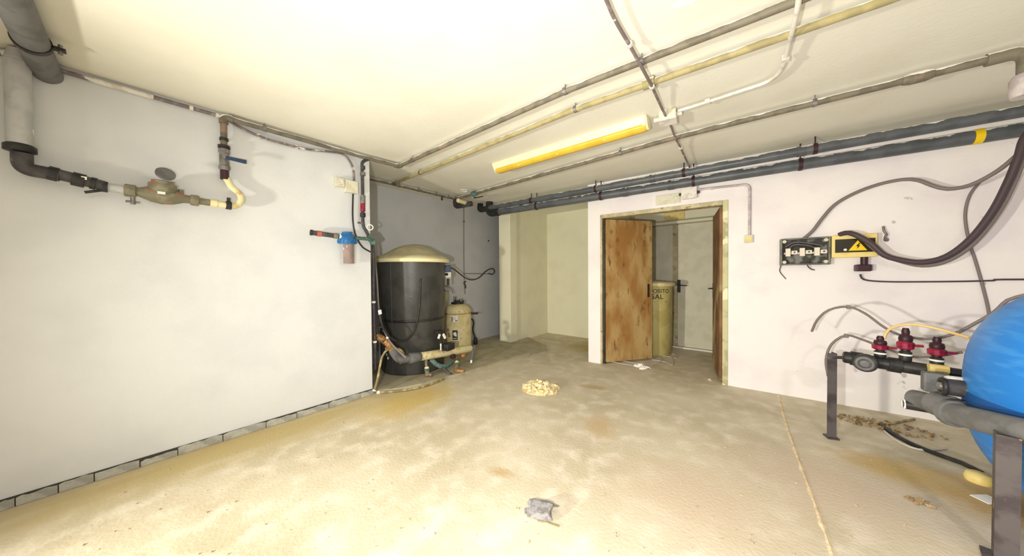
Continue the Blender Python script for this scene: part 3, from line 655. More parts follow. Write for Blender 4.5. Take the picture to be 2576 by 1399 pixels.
for k0, k1, mm in ((.0, .07, m_black), (.20, .34, m_clay), (.72, .86, m_brass), (.9, .98, m_paper)):
    A_ = Vector((pl.x, pl.y, pe.z+.02)); B_ = Vector((hc.x, hc.y-.045, pe.z)); part('fitting', G().tube([A_.lerp(B_, k0), A_.lerp(B_, k1)], .026, 12), mm, t)
part('outlet_pipe', G().tube([hc+YA*.04+ZA*.012, LW(930, 602, .07)], .017, 12), m_green, t)
# bundle of hoses going down the wall edge
for i, (pts_, rr, mm, lab) in enumerate((
    ([(936, 606), (940, 650), (940, 760), (943, 860), (944, 930)], .016, m_blackp, 'black hose dropping down the free edge of the left wall'),
    ([(940, 625), (948, 700), (955, 790), (975, 850), (1005, 885), (1022, 900)], .010, m_cab, 'thin grey hose curving down in front of the black tank'))):
    kk = [PL(u, v, (0, YE+.05+.04*i+.10*i*k/4, 0), (0, 1, 0)) for k, (u, v) in enumerate(pts_)]
    t = thing('hose', lab, 'hose', kk[-1]); part('tube', G().tube(spline(kk, .04), rr, 8), mm, t)
    for v in (2, 3): part('tie', G().strap(kk[v], (kk[v]-kk[v-1]), rr, .02, .004, 10), m_paper, t)

# ================================================================== alcove
ZS = .025                                              # top of the alcove slab
tc_ = Vector((-3.685, 2.34, ZS)); hz = lambda v, dep: 1.28-(v-690)/F_PX*dep
t = thing('black_tank', 'tall black plastic water tank with a beige lid in the alcove', 'tank', tc_)
zt1 = 1.44
part('shell', G().lathe([(.0, 0), (.395, 0), (.405, .02), (.412, .66), (.415, .68), (.43, 1.30), (.436, zt1-ZS)], tc_, ZA, 56), m_tank, t)
part('seam_ring', G().lathe([(.413, .655), (.419, .66), (.419, .685), (.415, .69)], tc_, ZA, 56), m_black, t)
for a in (-1.9, -1.2, -2.6): part('vertical_seam', G().tube([tc_+Vector((math.cos(a)*.412, math.sin(a)*.412, .03)), tc_+Vector((math.cos(a)*.432, math.sin(a)*.432, zt1-ZS-.01))], .005, 6), m_tank, t)
for a, z in ((-1.5, .32), (-1.45, .25), (-1.40, .21), (-.95, .17), (-1.62, .55)): part('paint_drip', G().box(tc_+Vector((math.cos(a)*.413, math.sin(a)*.413, z)), (.008, .014, .03), Matrix.Rotation(a, 3, 'Z')), m_paper, t)
ld = part('lid', G().lathe([(.482, zt1+.035-ZS), (.478, zt1+.05-ZS), (.45, zt1+.072-ZS), (.40, zt1+.088-ZS), (.34, zt1+.115-ZS), (.26, zt1+.165-ZS), (.18, zt1+.205-ZS), (.08, zt1+.225-ZS), (.0, zt1+.228-ZS)], tc_, ZA, 56), m_lid, t)
part('rim', G().lathe([(.44, zt1-.005-ZS), (.482, zt1-.01-ZS), (.49, zt1-ZS), (.49, zt1+.03-ZS), (.478, zt1+.04-ZS), (.44, zt1+.04-ZS)], tc_, ZA, 56), m_lidrim, ld)
# dosing pump hung on the tank's side
dp = tc_+Vector((.536, .844, 0))*.475; dp.z = hz(685, 4.35)
t = thing('dosing_pump', 'small blue and white dosing pump on the side of the black tank', 'pump', dp)
Rd = Matrix.Rotation(math.radians(-35), 3, 'Z')
part('case', G().box(dp+ZA*.045, (.085, .075, .10), Rd), m_navy, t, bevel=.008)
part('front_panel', G().box(dp-ZA*.04, (.086, .078, .075), Rd), m_conduit_w, t, bevel=.006)
part('dial', G().lathe([(.02, 0), (.018, .02)], dp-ZA*.035+Vector((.03, -.045, 0)), Vector((.4, -.9, 0)), 14), m_black, t)
part('base', G().box(dp-ZA*.085, (.08, .06, .018), Rd), m_steel, t)
part('suction_tube', G().tube([dp-ZA*.09, dp-ZA*.19], .014, 10), m_black, t)
part('bracket', G().box(dp-Vector((.536, .844, 0))*.03+ZA*.0, (.03, .03, .14), Rd), m_steel, t)
def blend(pts, offs, r, m, name, lab, cat, part_name='cable', plane='N', step=.03, n=8, tail=()):
    f = NW if plane == 'N' else DW
    k = [f(u, v, o_) for (u, v), o_ in zip(pts, offs)]
    for q in tail: k.append(k[-1]+Vector(q) if len(q) == 3 else Vector((k[-1].x+.04, k[-1].y, ZC-.004)))
    t = thing(name, lab, cat, k[0]); part(part_name, G().tube(spline(k, step), r, n), m, t); return t, k
k = [(1130, 674), (1140, 676), (1156, 688), (1172, 700), (1188, 704), (1204, 699), (1220, 684), (1232, 677), (1241, 677), (1244, 684), (1239, 690), (1229, 688)]
offs = [XN*-1-4.2+.66, .60, .52, .44, .36, .28, .20, .12, .08, .05, .03, .012]
blend(k, offs, .011, m_cabd, 'pump_cable', 'dark cable looping from the blue dosing pump across the grey wall', 'cable')
t = thing('wall_wire', 'thin grey wire running straight down the grey alcove wall to a small hook', 'wire', NW(1168, 640, .01))
part('wire', G().tube([NW(1167, 515, .012), NW(1167, 640, .012), NW(1168, 700, .012), NW(1170, 740, .012)], .006, 8), m_cab, t)
part('branch', G().tube([NW(1168, 688, .008), NW(1230, 689, .008)], .006, 8), m_cab, t)
part('hook', G().tube(spline([NW(1172, 708, .04), NW(1167, 712, .05), NW(1171, 718, .05), NW(1171, 726, .05)], .02), .010, 8), m_black, t)
part('clip', G().box(NW(1167, 557, .015), (.03, .03, .02)), m_cab, t)
tag(part('wall_plug', G().lathe([(.012, 0), (.012, .02)], NW(1228, 606, 0), XA, 10), m_black), 'tiny dark plug in the grey alcove wall near the pillar', 'wall plug')
# pressure vessel
vc = Vector((-3.84, 3.25, ZS)); vr = .222; vt = hz(764, 4.95)-ZS
t = thing('pressure_vessel', 'ivory pressure vessel with rust spots and stuck labels beside the black tank', 'tank', vc)
part('shell', G().lathe([(.0, .02), (.17, .02), (.19, .0), (.20, .02), (vr-.004, .05), (vr, .10), (vr, vt-.16), (vr-.006, vt-.155), (vr-.006, vt-.15), (vr, vt-.145), (vr-.01, vt-.10), (vr-.05, vt-.045), (vr-.11, vt-.015), (.06, vt)], vc, ZA, 44), m_vessel, t)
part('weld_seam', G().ring(vc+ZA*(vt-.152), ZA, vr-.001, .005, 44, 6), m_copper, t)
hd = part('head_plate', G().lathe([(.10, vt-.01), (.10, vt+.015), (.05, vt+.025), (.05, vt+.05)], vc, ZA, 24), m_black, t)
for k, (dx, dy, hh, rr) in enumerate(((-.05, -.02, .11, .014), (-.08, .02, .09, .012), (.02, .05, .07, .02), (.07, .06, .05, .014))):
    part('nozzle', G().tube([vc+Vector((dx, dy, vt)), vc+Vector((dx, dy, vt+hh))], rr, 10), m_black if k % 2 else m_steel, hd)
part('control_box', G().box(vc+Vector((-.12, -.16, vt+.10)), (.09, .11, .13), Matrix.Rotation(.6, 3, 'Z')), m_lid, t, bevel=.006)
part('control_pipe', G().tube(fillet([vc+Vector((-.17, -.20, vt-.02)), vc+Vector((-.17, -.20, vt+.20)), vc+Vector((-.08, -.1, vt+.20))], .04), .008, 8), m_steel, t)
part('supply_tube', G().tube(spline([tc_+Vector((.30, .33, 1.02)), vc+Vector((-.2, -.25, vt+.30)), vc+Vector((-.06, -.1, vt+.26)), vc+Vector((-.04, -.05, vt+.16))], .03), .008, 8), m_cab, t)
part('side_stub', G().tube([vc+Vector((.16, .15, vt-.17)), vc+Vector((.25, .22, vt-.17))], .016, 10), m_maroon, t)
fd = Vector((-vc.x, -vc.y, 0)).normalized(); sdv = Vector((-fd.y, fd.x, 0))     # towards the room
def onv(a, z, rr=vr+.002): return vc+(fd*math.cos(a)+sdv*math.sin(a))*rr+ZA*z
def sticker(name, a0, a1, z0, z1, m, rr=vr+.002):
    vs = []; n = 6
    for i in range(n+1):
        a = a0+(a1-a0)*i/n; vs += [onv(a, z0, rr), onv(a, z1, rr)]
    return part(name, G().add(vs, [(2*i, 2*i+2, 2*i+3, 2*i+1) for i in range(n)], True), m, t)
sticker('white_label', -.40, .0, vt-.27, vt-.18, m_paper)
sticker('label_mark', -.40, -.345, vt-.265, vt-.19, m_ink, vr+.004)
for k in range(3): sticker('label_line', -.32, -.12+.03*k, vt-.20-.016*k, vt-.196-.016*k, m_cab, vr+.004)
sticker('label_mark', -.15, -.02, vt-.258, vt-.245, m_ink, vr+.004)
sticker('green_label', -.36, .0, vt-.55, vt-.40, m_darkgreen)
em = [(-.31, -.455), (-.26, -.43), (-.20, -.432), (-.12, -.425), (-.07, -.455), (-.06, -.485), (-.10, -.505), (-.17, -.485), (-.20, -.495), (-.27, -.475)]
part('label_emblem', G().add([onv(a, vt+z, vr+.004) for a, z in em], [tuple(range(len(em)))]), m_paper, t)
sticker('label_line', -.31, -.06, vt-.53, vt-.522, m_paper, vr+.004)
# black hand pump / hose against the wall, right of the vessel
hb = FL(1194, 842, ZS); hb = Vector((-3.95, 3.75, ZS))
t = thing('black_stand_pipe', 'black standing pipe in a foot by the alcove wall behind the ivory vessel', 'pipe', hb)
part('foot', G().lathe([(.035, 0), (.04, .02), (.03, .10), (.028, .12)], hb, ZA, 14), m_black, t)
part('tube', G().tube(spline([hb+ZA*.1, hb+Vector((-.03, -.03, .25)), hb+Vector((-.02, -.02, .40)), hb+Vector((-.05, -.05, .46))], .03), .014, 8), m_black, t)
# manifold on the floor in front
def mx(u, v, x=-3.22): return PL(u, v, (x, 0, 0), (1, 0, 0))
ma = mx(1053, 898); mb = mx(1184, 877); md = (mb-ma).normalized()
t = thing('cream_manifold', 'cream plastic pipe manifold with rusty valves on the alcove floor', 'pipe manifold', Vector((-3.1, 2.5, ZS)))
part('header_pipe', G().tube([ma, mb-md*.012, mb], [.052, .052, .044], 24), m_cream, t)
sk = part('socket', G().tube([ma-md*.13, ma-md*.125, ma+md*.012, ma+md*.02], [.052, .060, .060, .054], 20), m_pvc_l, t)
el = ma-md*.26
up1 = mx(975, 862, -3.30); up2 = PL(950, 846, (-3.36, 0, 0), (1, 0, 0))
part('grey_elbow', G().tube(fillet([ma-md*.12, el, el+(up1-el).normalized()*.14], .10, 8), .047, 18), m_pvc_l, t)
part('rust_pipe', G().tube(fillet([el+(up1-el).normalized()*.10, up1, up2, up2+Vector((-.10, -.05, .0))], .10, 8), .040, 18), m_copper, t)
part('outlet_tap', G().tube([up2+Vector((0, 0, .0)), up2+Vector((.0, -.02, .10))], .016, 10).tube([up2+Vector((0, -.05, .10)), up2+Vector((0, .05, .10))], .012, 8), m_blackp, t)
# drop valves
def drop(u, vtop, foot, reach, mm):
    tp = mx(u, vtop); b = Vector(foot)
    d = thing if False else None
    v = part('drop_valve', G().tube(fillet([tp, tp-ZA*.06, b+ZA*.02], .03), .018, 12), m_brass, t)
    for k, (q, rr, m_) in enumerate(((.35, .028, m_cream), (.5, .032, m_green), (.68, .028, mm), (.84, .032, mm))):
        c = (tp-ZA*.05).lerp(b, q); part('union', G().lathe([(rr*.8, -.018), (rr, -.012), (rr, .012), (rr*.8, .018)], c, (b-tp), 8, False), m_, v)
    part('cap', G().tube([b+ZA*.03, b+ZA*.03+Vector(reach)], .022, 10), mm, v)
drop(1072, 905, (-3.16, 2.20, ZS), (.06, .02, 0), m_brass)
drop(1148, 890, (-2.99, 2.52, ZS), (.09, .04, 0), m_copper)
mid = mx(1110, 905, -3.18)
part('blue_union', G().tube(spline([mx(1085, 905), mx(1100, 918, -3.15), mx(1118, 922, -3.12), mx(1135, 910, -3.16)], .02), .03, 12), m_green, t)
part('under_pipe', G().tube(fillet([mx(1115, 925, -3.10), mx(1130, 940, -3.02), mx(1150, 948, -2.98)], .03), .016, 10), m_blackp, t)
part('small_valve', G().lathe([(.02, -.04), (.035, -.02), (.035, .02), (.02, .04)], mx(1165, 895, -3.18), YA, 10, False), m_copper, t)
part('small_valve', G().lathe([(.02, -.04), (.03, -.02), (.03, .02), (.02, .04)], mx(1140, 897, -3.15), YA, 10, False), m_maroon, t)
# flow switch
fc = mx(1128, 872, -3.14)
fs_ = part('flow_switch', G().box(fc, (.10, .15, .085), Matrix.Rotation(.25, 3, 'Z')), m_black, t, bevel=.008)
part('bracket', G().tube([fc+Vector((-.05, -.05, .0)), fc+Vector((-.06, -.10, .14))], .02, 10), m_black, fs_)
part('white_wing', G().box(fc+Vector((-.02, -.05, .14)), (.02, .03, .07), Matrix.Rotation(.5, 3, 'X')), m_paper, fs_, bevel=.004)
part('white_wing', G().box(fc+Vector((-.02, -.13, .15)), (.02, .025, .06), Matrix.Rotation(-.4, 3, 'X')), m_paper, fs_, bevel=.004)
part('top_box', G().box(fc+Vector((-.06, -.10, .20)), (.08, .12, .035)), m_black, fs_, bevel=.005)
part('white_stem', G().tube([fc+Vector((.0, -.12, .06)), fc+Vector((.0, -.12, -.02))], .010, 8), m_paper, fs_)
# hook pipe at the right end
h0 = mx(1191, 872, -3.2)
part('drain_hook', G().tube(fillet([mb+md*.01, h0+YA*.03+ZA*.01, PL(1186, 906, (-3.05, 0, 0), (1, 0, 0))], .05), .021, 12), m_pvc_l, t)
part('drip_cap', G().tube([PL(1186, 906, (-3.05, 0, 0), (1, 0, 0)), PL(1185, 913, (-3.05, 0, 0), (1, 0, 0))], .014, 8), m_paper, t)
# hoses around the manifold
for pts_, xs, rr, mm, lab in (
    ([(1016, 893), (1010, 882), (995, 877), (975, 880), (962, 896), (956, 920), (952, 945), (946, 970), (941, 984)], (-3.16, -3.14, -3.14, -3.14, -3.14, -3.12, -3.1, -3.1, -3.1), .012, m_hoseb, 'brownish hose arching from the grey elbow down to the wall corner'),
    ([(1058, 700), (1054, 780), (1040, 835), (1015, 858), (985, 852), (962, 820), (955, 780)], (-3.20, -3.20, -3.19, -3.185, -3.18, -3.18, -3.18), .012, m_black, 'black hose hanging in a U across the black tank')):
    kk = [PL(u, v, (x, 0, 0), (1, 0, 0)) for (u, v), x in zip(pts_, xs)]
    th = thing('hose', lab, 'hose', kk[-1]); part('tube', G().tube(spline(kk, .03), rr, 10), mm, th)
    part('ferrule', G().tube([kk[-1], kk[-1].lerp(kk[-2], .25)], rr+.006, 10), m_paper, th)
# kerb hose lying along the slab edge
kk = [FL(u, v, .014) for u, v in ((956, 987), (990, 985), (1030, 980), (1070, 971), (1100, 960), (1118, 953))]
th = thing('floor_hose', 'brown hose lying in a shallow curve along the alcove floor edge', 'hose', kk[0]); part('tube', G().tube(spline(kk, .04), .013, 8), m_hoseb, th)
part('end_cap', G().tube([kk[0], kk[0]+(kk[0]-kk[1]).normalized()*.03], .016, 8), m_paper, th)

# ================================================================== lobby barrel
be = YY(1686, 880, 5.25); br_ = .30
bc = Vector((YY(1688, 800, 5.22).x-br_+.01, 5.22, 0)); bz = AT(1665, 714, bc).z
t = thing('salt_barrel', 'ochre salt barrel with ivory lid half hidden behind the rusty door leaf', 'barrel', bc)
part('shell', G().lathe([(0, 0), (br_-.02, 0), (br_-.01, .01), (br_, bz*.5), (br_+.006, bz*.97), (br_, bz)], bc, ZA, 40), m_salt, t)
part('lid', G().lathe([(br_+.02, bz-.035), (br_+.045, bz-.03), (br_+.045, bz+.01), (br_+.02, bz+.03), (.06, bz+.055), (0, bz+.06)], bc, ZA, 40), m_saltlid, t)
fb_ = Vector((-bc.x, -bc.y, 0)).normalized(); a_f = math.atan2(fb_.y, fb_.x)
def onb(x0, z0):
    return lambda x, y: bc+Vector((math.cos(a_f+(x0+x)/br_), math.sin(a_f+(x0+x)/br_), 0))*(br_+.009)+ZA*(z0+y)
aT = math.atan2(YY(1664, 735, 5.0).y-bc.y, 0)
zt2 = AT(1655, 733, bc-fb_*-.28).z
text_part('lettering', 'DEPOSITO', .085, m_ink, onb(.07, zt2), t); text_part('lettering', 'SAL', .105, m_ink, onb(.085, zt2-.085), t)

# ================================================================== door wall fittings
p0 = DW(1681, 500); t = thing('sign_plate', 'blank ivory plate above the double door, left of the junction box', 'sign', DW(1681, 500))
tx0, tx1 = dwt(1650, 500), dwt(1712, 500); zz0 = DW(1680, 514).z; zz1 = DW(1680, 489).z
g = G(); dbox(g, tx0, tx1, zz0, zz1, 0, .012); part('plate', g, m_box, t, bevel=.004)
g = G(); dbox(g, tx0+.02, tx1-.02, (zz0+zz1)/2-.002, (zz0+zz1)/2+.002, .0118, .0135); part('groove', g, m_conduit, t)
t = thing('junction_box', 'pale junction box over the double door with conduit leaving to the right', 'junction box', DW(1735, 487))
tj0, tj1 = dwt(1716, 487), dwt(1753, 487); zj0, zj1 = DW(1735, 501).z, DW(1735, 474).z
g = G(); dbox(g, tj0, tj1, zj0, zj1, 0, .05); part('box', g, m_box, t, bevel=.006)
g = G(); dbox(g, tj0-.004, tj1+.004, zj0-.004, zj1+.004, .05, .06); part('cover', g, m_conduit_w, t, bevel=.003)
for tt, sgn in ((tj0, -1), (tj1, 1)):
    part('gland', G().tube([dwp(tt, (zj0+zj1)/2, .025), dwp(tt+sgn*.03, (zj0+zj1)/2, .025)], .016, 10), m_black, t)
t = thing('light_switch', 'small ivory light switch at the foot of the conduit right of the door', 'switch', DW(1884, 601))
tk0, tk1 = dwt(1872, 600), dwt(1894, 600); zk0, zk1 = DW(1884, 611).z, DW(1884, 592).z
g = G(); dbox(g, tk0, tk1, zk0, zk1, 0, .04); part('box', g, m_box, t, bevel=.005)
g = G(); dbox(g, tk0+.015, tk1-.012, zk0+.012, zk1-.02, .04, .047); part('rocker', g, m_boxy, t, bevel=.002)
t = thing('switch_conduit', 'pale conduit bending down from above the door to the light switch', 'conduit', DW(1885, 540))
kc = [DW(1758, 477, .02), DW(1800, 472, .02), DW(1850, 467, .02), DW(1888, 462, .02), DW(1885, 592, .02)]
kc[3] = DW(1886, 463, .02); kc[4] = dwp((kc[3]-DWP).dot(DWT), zk1-.002, .02)
part('conduit', G().tube(fillet(kc, .16, 10), .0125, 10), m_condm, t)
for u, v in ((1792, 474), (1884, 492)): part('clip', G().box(DW(u, v, .012), (.035, .024, .024), Matrix.Rotation(DWA, 3, 'Z')), m_conduit, t)
# open fuse box
t = thing('fuse_box', 'open grey fuse box with exposed ceramic terminals on the right wall', 'fuse box', DW(2022, 635))
ta, tb_ = dwt(1961, 634), dwt(2084, 634); za, zb2 = DW(2022, 667).z, DW(2022, 600).z; dep = .085
g = G(); dbox(g, ta, tb_, za, zb2, 0, .012); part('back', g, m_boxin, t)
for (a_, b_, c_, d_) in ((ta, ta+.014, za, zb2), (tb_-.014, tb_, za, zb2), (ta+.014, tb_-.014, za, za+.014), (ta+.014, tb_-.014, zb2-.014, zb2)):
    g = G(); dbox(g, a_, b_, c_, d_, .012, dep); part('side', g, m_boxg, t, bevel=.004)
for tt in (ta+.03, tb_-.03):
    for z_ in (za+.03, zb2-.03):
        part('corner_post', G().lathe([(.016, .012), (.016, dep-.004)], dwp(tt, z_), DWN, 10), m_box, t)
g = G(); dbox(g, ta+.03, tb_-.02, (za+zb2)/2-.022, (za+zb2)/2-.006, .012, .04); part('rail', g, m_ceram, t)
for k in range(3):
    t0 = ta+.04+k*.105; zc_ = (za+zb2)/2
    blk = G(); dbox(blk, t0, t0+.038, zc_-.045, zc_+.035, .03, .07); bk = part('terminal', blk, m_ceram, t, bevel=.003)
    g = G(); dbox(g, t0+.045, t0+.09, zc_-.025, zc_+.012, .03, .06); part('contact', g, m_ceram, bk, bevel=.003)
    part('screw', G().lathe([(.007, 0), (.007, .006)], dwp(t0+.067, zc_-.005, .06), DWN, 8), m_black, bk)
for k in range(4):
    zc_ = zb2-.05-.012*k; t0 = ta+.04
    part('inner_wire', G().tube(spline([dwp(t0+.01*k, zc_-.03, .03), dwp(t0+.07, zc_+.012, .04), dwp(t0+.16, zc_, .045), dwp(t0+.27-.02*k, zc_-.03, .03)], .02), .005, 6), m_black if k % 2 else m_cab, t)
part('loose_wire', G().tube(spline([dwp(ta+.22, za+.05, .05), dwp(ta+.20, za+.0, .06), dwp(ta+.23, za-.04, .03), dwp(ta+.26, za-.05, .01)], .02), .005, 6), m_cabd, t)
part('loose_wire', G().tube(spline([dwp(ta+.01, za+.01, .03), dwp(ta+.0, za-.06, .02), dwp(ta+.03, za-.11, .01), dwp(ta+.05, za-.14, .006)], .02), .004, 6), m_cabd, t)
# yellow box
t = thing('electric_box', 'yellowed electric box with black window and lightning warning triangle', 'electric box', DW(2145, 620))
ta2, tb2 = tb_+.006, dwt(2198, 620); za2, zb3 = DW(2145, 648).z, DW(2145, 592).z
g = G(); dbox(g, ta2, tb2, za2, zb3, 0, .095); part('case', g, m_boxy, t, bevel=.006)
g = G(); dbox(g, ta2+.02, tb2-.015, za2+.045, zb3-.04, .0945, .102); wn = part('window', g, m_window, t, bevel=.003)
wc = (ta2+tb2)/2+.02; wz = za2+.06; hh = (zb3-za2)-.115
part('warning_triangle', G().prism([dwp(wc-hh*.62, wz, .1025), dwp(wc+hh*.62, wz, .1025), dwp(wc, wz+hh, .1025)], DWN*.002), m_warn, wn)
bolt = [(.008, .72), (-.012, .42), (.0, .42), (-.006, .15), (.016, .50), (.004, .50), (.018, .72)]
part('lightning_mark', G().prism([dwp(wc+x, wz+hh*z, .1048) for x, z in bolt], DWN*.0008), m_ink, wn)
part('lock', G().lathe([(.012, 0), (.010, .006)], dwp(ta2+.085, wz+.01, .102), DWN, 12), m_paper, wn)
part('cable_gland', G().tube([dwp(tb2-.07, za2, .05), dwp(tb2-.07, za2-.07, .05)], .024, 12), m_maroon, t)
t = thing('plug_socket', 'small black socket hanging under the yellow electric box', 'socket', DW(2172, 676))
ts = tb2-.07; zs0 = za2-.13
g = G(); dbox(g, ts-.055, ts+.04, zs0, zs0+.062, .0, .085); part('body', g, m_maroon, t, bevel=.008)
g = G(); dbox(g, ts+.04, ts+.046, zs0+.004, zs0+.058, .01, .075); part('cap', g, m_steel, t)
# cables of the right wall
blend([(2112, 591), (2128, 586), (2150, 590), (2190, 612), (2225, 642), (2270, 655), (2320, 660), (2380, 646), (2440, 603), (2495, 535), (2535, 460), (2562, 395), (2576, 350)],
      [.08, .11, .15, .16, .17, .18, .20, .22, .24, .26, .28, .30, .30], .022, m_cabd, 'power_cable', 'thick dark cable looping from the yellow box up to the right edge', 'cable', plane='D', n=10, tail=((.05, 0, .12), (0,)))
blend([(2128, 590), (2160, 592), (2205, 630), (2250, 652), (2320, 668), (2385, 655), (2450, 610), (2510, 535), (2552, 455), (2580, 385)],
      [.07, .12, .14, .15, .17, .19, .21, .23, .25, .27], .017, m_cab, 'power_cable', 'grey cable hanging just below the thick dark cable on the right wall', 'cable', plane='D', n=10, tail=((.05, 0, .12), (0,)))
blend([(2022, 600), (2045, 580), (2068, 550), (2100, 515), (2150, 486), (2210, 464), (2270, 452), (2310, 454), (2345, 467), (2385, 476), (2440, 466), (2500, 436), (2545, 402), (2585, 362)],
      [.05, .05, .05, .05, .06, .08, .11, .15, .18, .20, .22, .25, .27, .28], .014, m_cab, 'power_cable', 'thin grey cable arching from the open fuse box to the upper right', 'cable', plane='D', tail=((.05, 0, .12), (0,)))
blend([(2164, 690), (2168, 700), (2185, 706), (2240, 709), (2320, 709), (2420, 708), (2500, 706), (2600, 703)], [.04, .035, .02, .015, .015, .015, .015, .015], .007, m_cabd, 'wall_wire', 'dark wire running level along the right wall from the black socket', 'wire', plane='D', tail=((1.6, .105, 0),))
blend([(2470, 452), (2440, 490), (2428, 540), (2436, 600), (2455, 660), (2472, 720), (2486, 778), (2492, 830)], [.03, .02, .012, .012, .012, .012, .012, .012], .009, m_cab, 'wall_wire', 'thin grey wire drooping down the right wall behind the blue filter', 'wire', plane='D', tail=((.03, 0, -.5), (.02, -.004, -.42)))
t = thing('wall_hook', 'small grey hook screwed in the wall right of the yellow box', 'hook', DW(2227, 590))
part('hook', G().tube(spline([DW(2222, 570, .02), DW(2224, 582, .04), DW(2230, 590, .04), DW(2226, 598, .03), DW(2232, 606, .008)], .02), .009, 8), m_steel, t)
part('washer', G().lathe([(.018, 0), (.018, .006)], DW(2229, 603, 0), DWN, 12), m_steel, t)

# ================================================================== blue sand filter and its pipework
fc0 = Vector((1.44, 2.86, 0)); fr = .575; fz = .63; fh = .62
t = thing('sand_filter', 'big round blue fibreglass sand filter at the right edge', 'filter tank', fc0)
def sup(a, e=.80): c, q = math.cos(a), math.sin(a); return (fr*abs(c)**e, fz+fh*(abs(q)**e)*(1 if q >= 0 else -1))
part('shell', G().lathe([sup(-math.pi/2+math.pi*i/36) for i in range(37)], fc0, ZA, 72), m_fil, t)
for z_ in (fz+.16, fz+.10): part('seam', G().ring(fc0+ZA*z_, ZA, fr-.004-(z_-fz)*.06, .006, 72, 6), m_fil, t)
part('shadow_band', G().lathe([(fr-.01, -.13), (fr+.004, -.12), (fr+.004, -.02), (fr-.01, -.01)], fc0+ZA*fz, ZA, 72), m_filshade, t)  # dark blue band paints the pipe's shadow on the shell
part('skirt', G().lathe([(.34, 0), (.33, .08), (.36, .12)], fc0, ZA, 40), m_black, t)
part('top_flange', G().lathe([(.13, fz+fh-.03), (.13, fz+fh+.03), (.09, fz+fh+.05), (.0, fz+fh+.055)], fc0, ZA, 32), m_black, t)
# manifold of black pipe with red valves, carried by an angle post
pb_ = FL(2092, 1104); 
t = thing('steel_post', 'rusty steel angle post standing on the floor before the right wall', 'post', pb_)
zp1 = AT(2095, 889, pb_).z; Rp = Matrix.Rotation(math.radians(20), 3, 'Z')
part('angle', G().box(pb_+Vector((0, 0, zp1/2)), (.055, .006, zp1), Rp).box(pb_+Rp@Vector((.0245, .027, 0))+ZA*zp1/2, (.006, .055, zp1), Rp), m_angle, t)
part('foot_plate', G().box(pb_+Vector((0, .02, .006)), (.07, .07, .012), Rp), m_angle, t, bevel=.003)
t = thing('valve_manifold', 'black pipe manifold with three red valves between the steel post and blue filter', 'valve manifold', pb_+XA*.3)
ym = pb_.y+.05
def mf(u, v, dy=0.0): return YY(u, v, ym+dy)
m0 = mf(2135, 900); m1 = mf(2410, 944); zc0 = (m0.z+m1.z)/2
ax = (m1-m0).normalized()
part('header', G().tube([m0-ax*.03, m0-ax*.02, m1+ax*.2], [.035, .043, .043], 18), m_black, t)
for k in (.08, .45, .85): q = m0.lerp(m1, k); part('coupling', G().tube([q-ax*.03, q+ax*.03], .052, 16), m_black, t)
kn = mf(2176, 914, -.10); kd = Vector((-.25, -1, .0)).normalized()
kk = part('round_union', G().tube([m0.lerp(m1, .12), kn], .038, 16).lathe([(.05, -.05), (.062, -.04), (.062, .0), (.052, .012)], kn, kd, 24), m_blackp, t)
part('union_ring', G().ring(kn+kd*.014, kd, .040, .010, 24, 8), m_pvc_l, kk)
part('union_hub', G().lathe([(.024, .0), (.022, .02)], kn, kd, 16), m_pvc_l, kk)
for u, vt_, vb_ in ((2222, 846, 893), (2287, 826, 902), (2362, 848, 914)):
    b_ = m0.lerp(m1, (u-2135)/(2410-2135)); tp = mf(u, vt_); H_ = tp.z-b_.z-.04; b_ = b_+ZA*.04
    v = part('valve', G().lathe([(.026, 0), (.030, .01), (.030, H_*.28), (.022, H_*.30), (.022, H_*.36)], b_, ZA, 16), m_black, t)
    part('red_collar', G().lathe([(.030, H_*.36), (.040, H_*.40), (.042, H_*.55), (.032, H_*.60)], b_, ZA, 12, False), m_redv, v)
    part('cap', G().lathe([(.030, H_*.60), (.034, H_*.66), (.030, H_*.78), (.018, H_*.80), (.020, H_*.9), (.014, H_)], b_, ZA, 14), m_maroon, v)
    part('white_band', G().strap(b_+ZA*H_*.2, ZA, .030, .012, .002), m_paper, v)
    part('tab', G().box(b_+ZA*H_*.5+Vector((.05, -.01, 0)), (.05, .014, .016)), m_redv, v)
part('yellow_fitting', G().tube([mf(2335, 925, -.05), mf(2385, 932, -.05)], .03, 12), m_boxy, t)
part('bracket_arm', G().tube([pb_+ZA*(zp1-.03), m0], .012, 8), m_angle, t)
# thin tubes over the manifold
def tubeset(name, lab, pts, r, m, y):
    k = [YY(u, v, yy) for (u, v), yy in zip(pts, y)]
    th = thing(name, lab, 'tube', k[0]); part('tube', G().tube(spline(k, .03), r, 8), m, th); return th
tubeset('plastic_tube', 'grey tube arching over the manifold, free end hanging at its left', [(2042, 834), (2056, 805), (2085, 780), (2133, 772), (2175, 788), (2222, 822), (2262, 842), (2330, 853), (2395, 842), (2450, 815), (2500, 786), (2535, 755), (2580, 742)], .009, m_cab, [3.75, 3.72, 3.7, 3.7, 3.66, 3.6, 3.55, 3.5, 3.45, 3.42, 3.4, 3.38, 3.36])
tubeset('plastic_tube', 'grey tube with free end drooping behind the steel post', [(2083, 947), (2078, 905), (2092, 866), (2128, 844), (2168, 854), (2215, 872), (2250, 884), (2290, 897), (2350, 897), (2420, 886)], .009, m_cab, [3.7, 3.7, 3.7, 3.7, 3.62, 3.55, 3.5, 3.46, 3.45, 3.4])
tubeset('plastic_tube', 'amber tube from the first red valve to the blue filter', [(2224, 852), (2229, 838), (2245, 824), (2285, 816), (2335, 822), (2390, 836), (2440, 850)], .009, m_hose, [ym, ym, ym-.02, ym-.05, ym-.08, ym-.12, ym-.2])
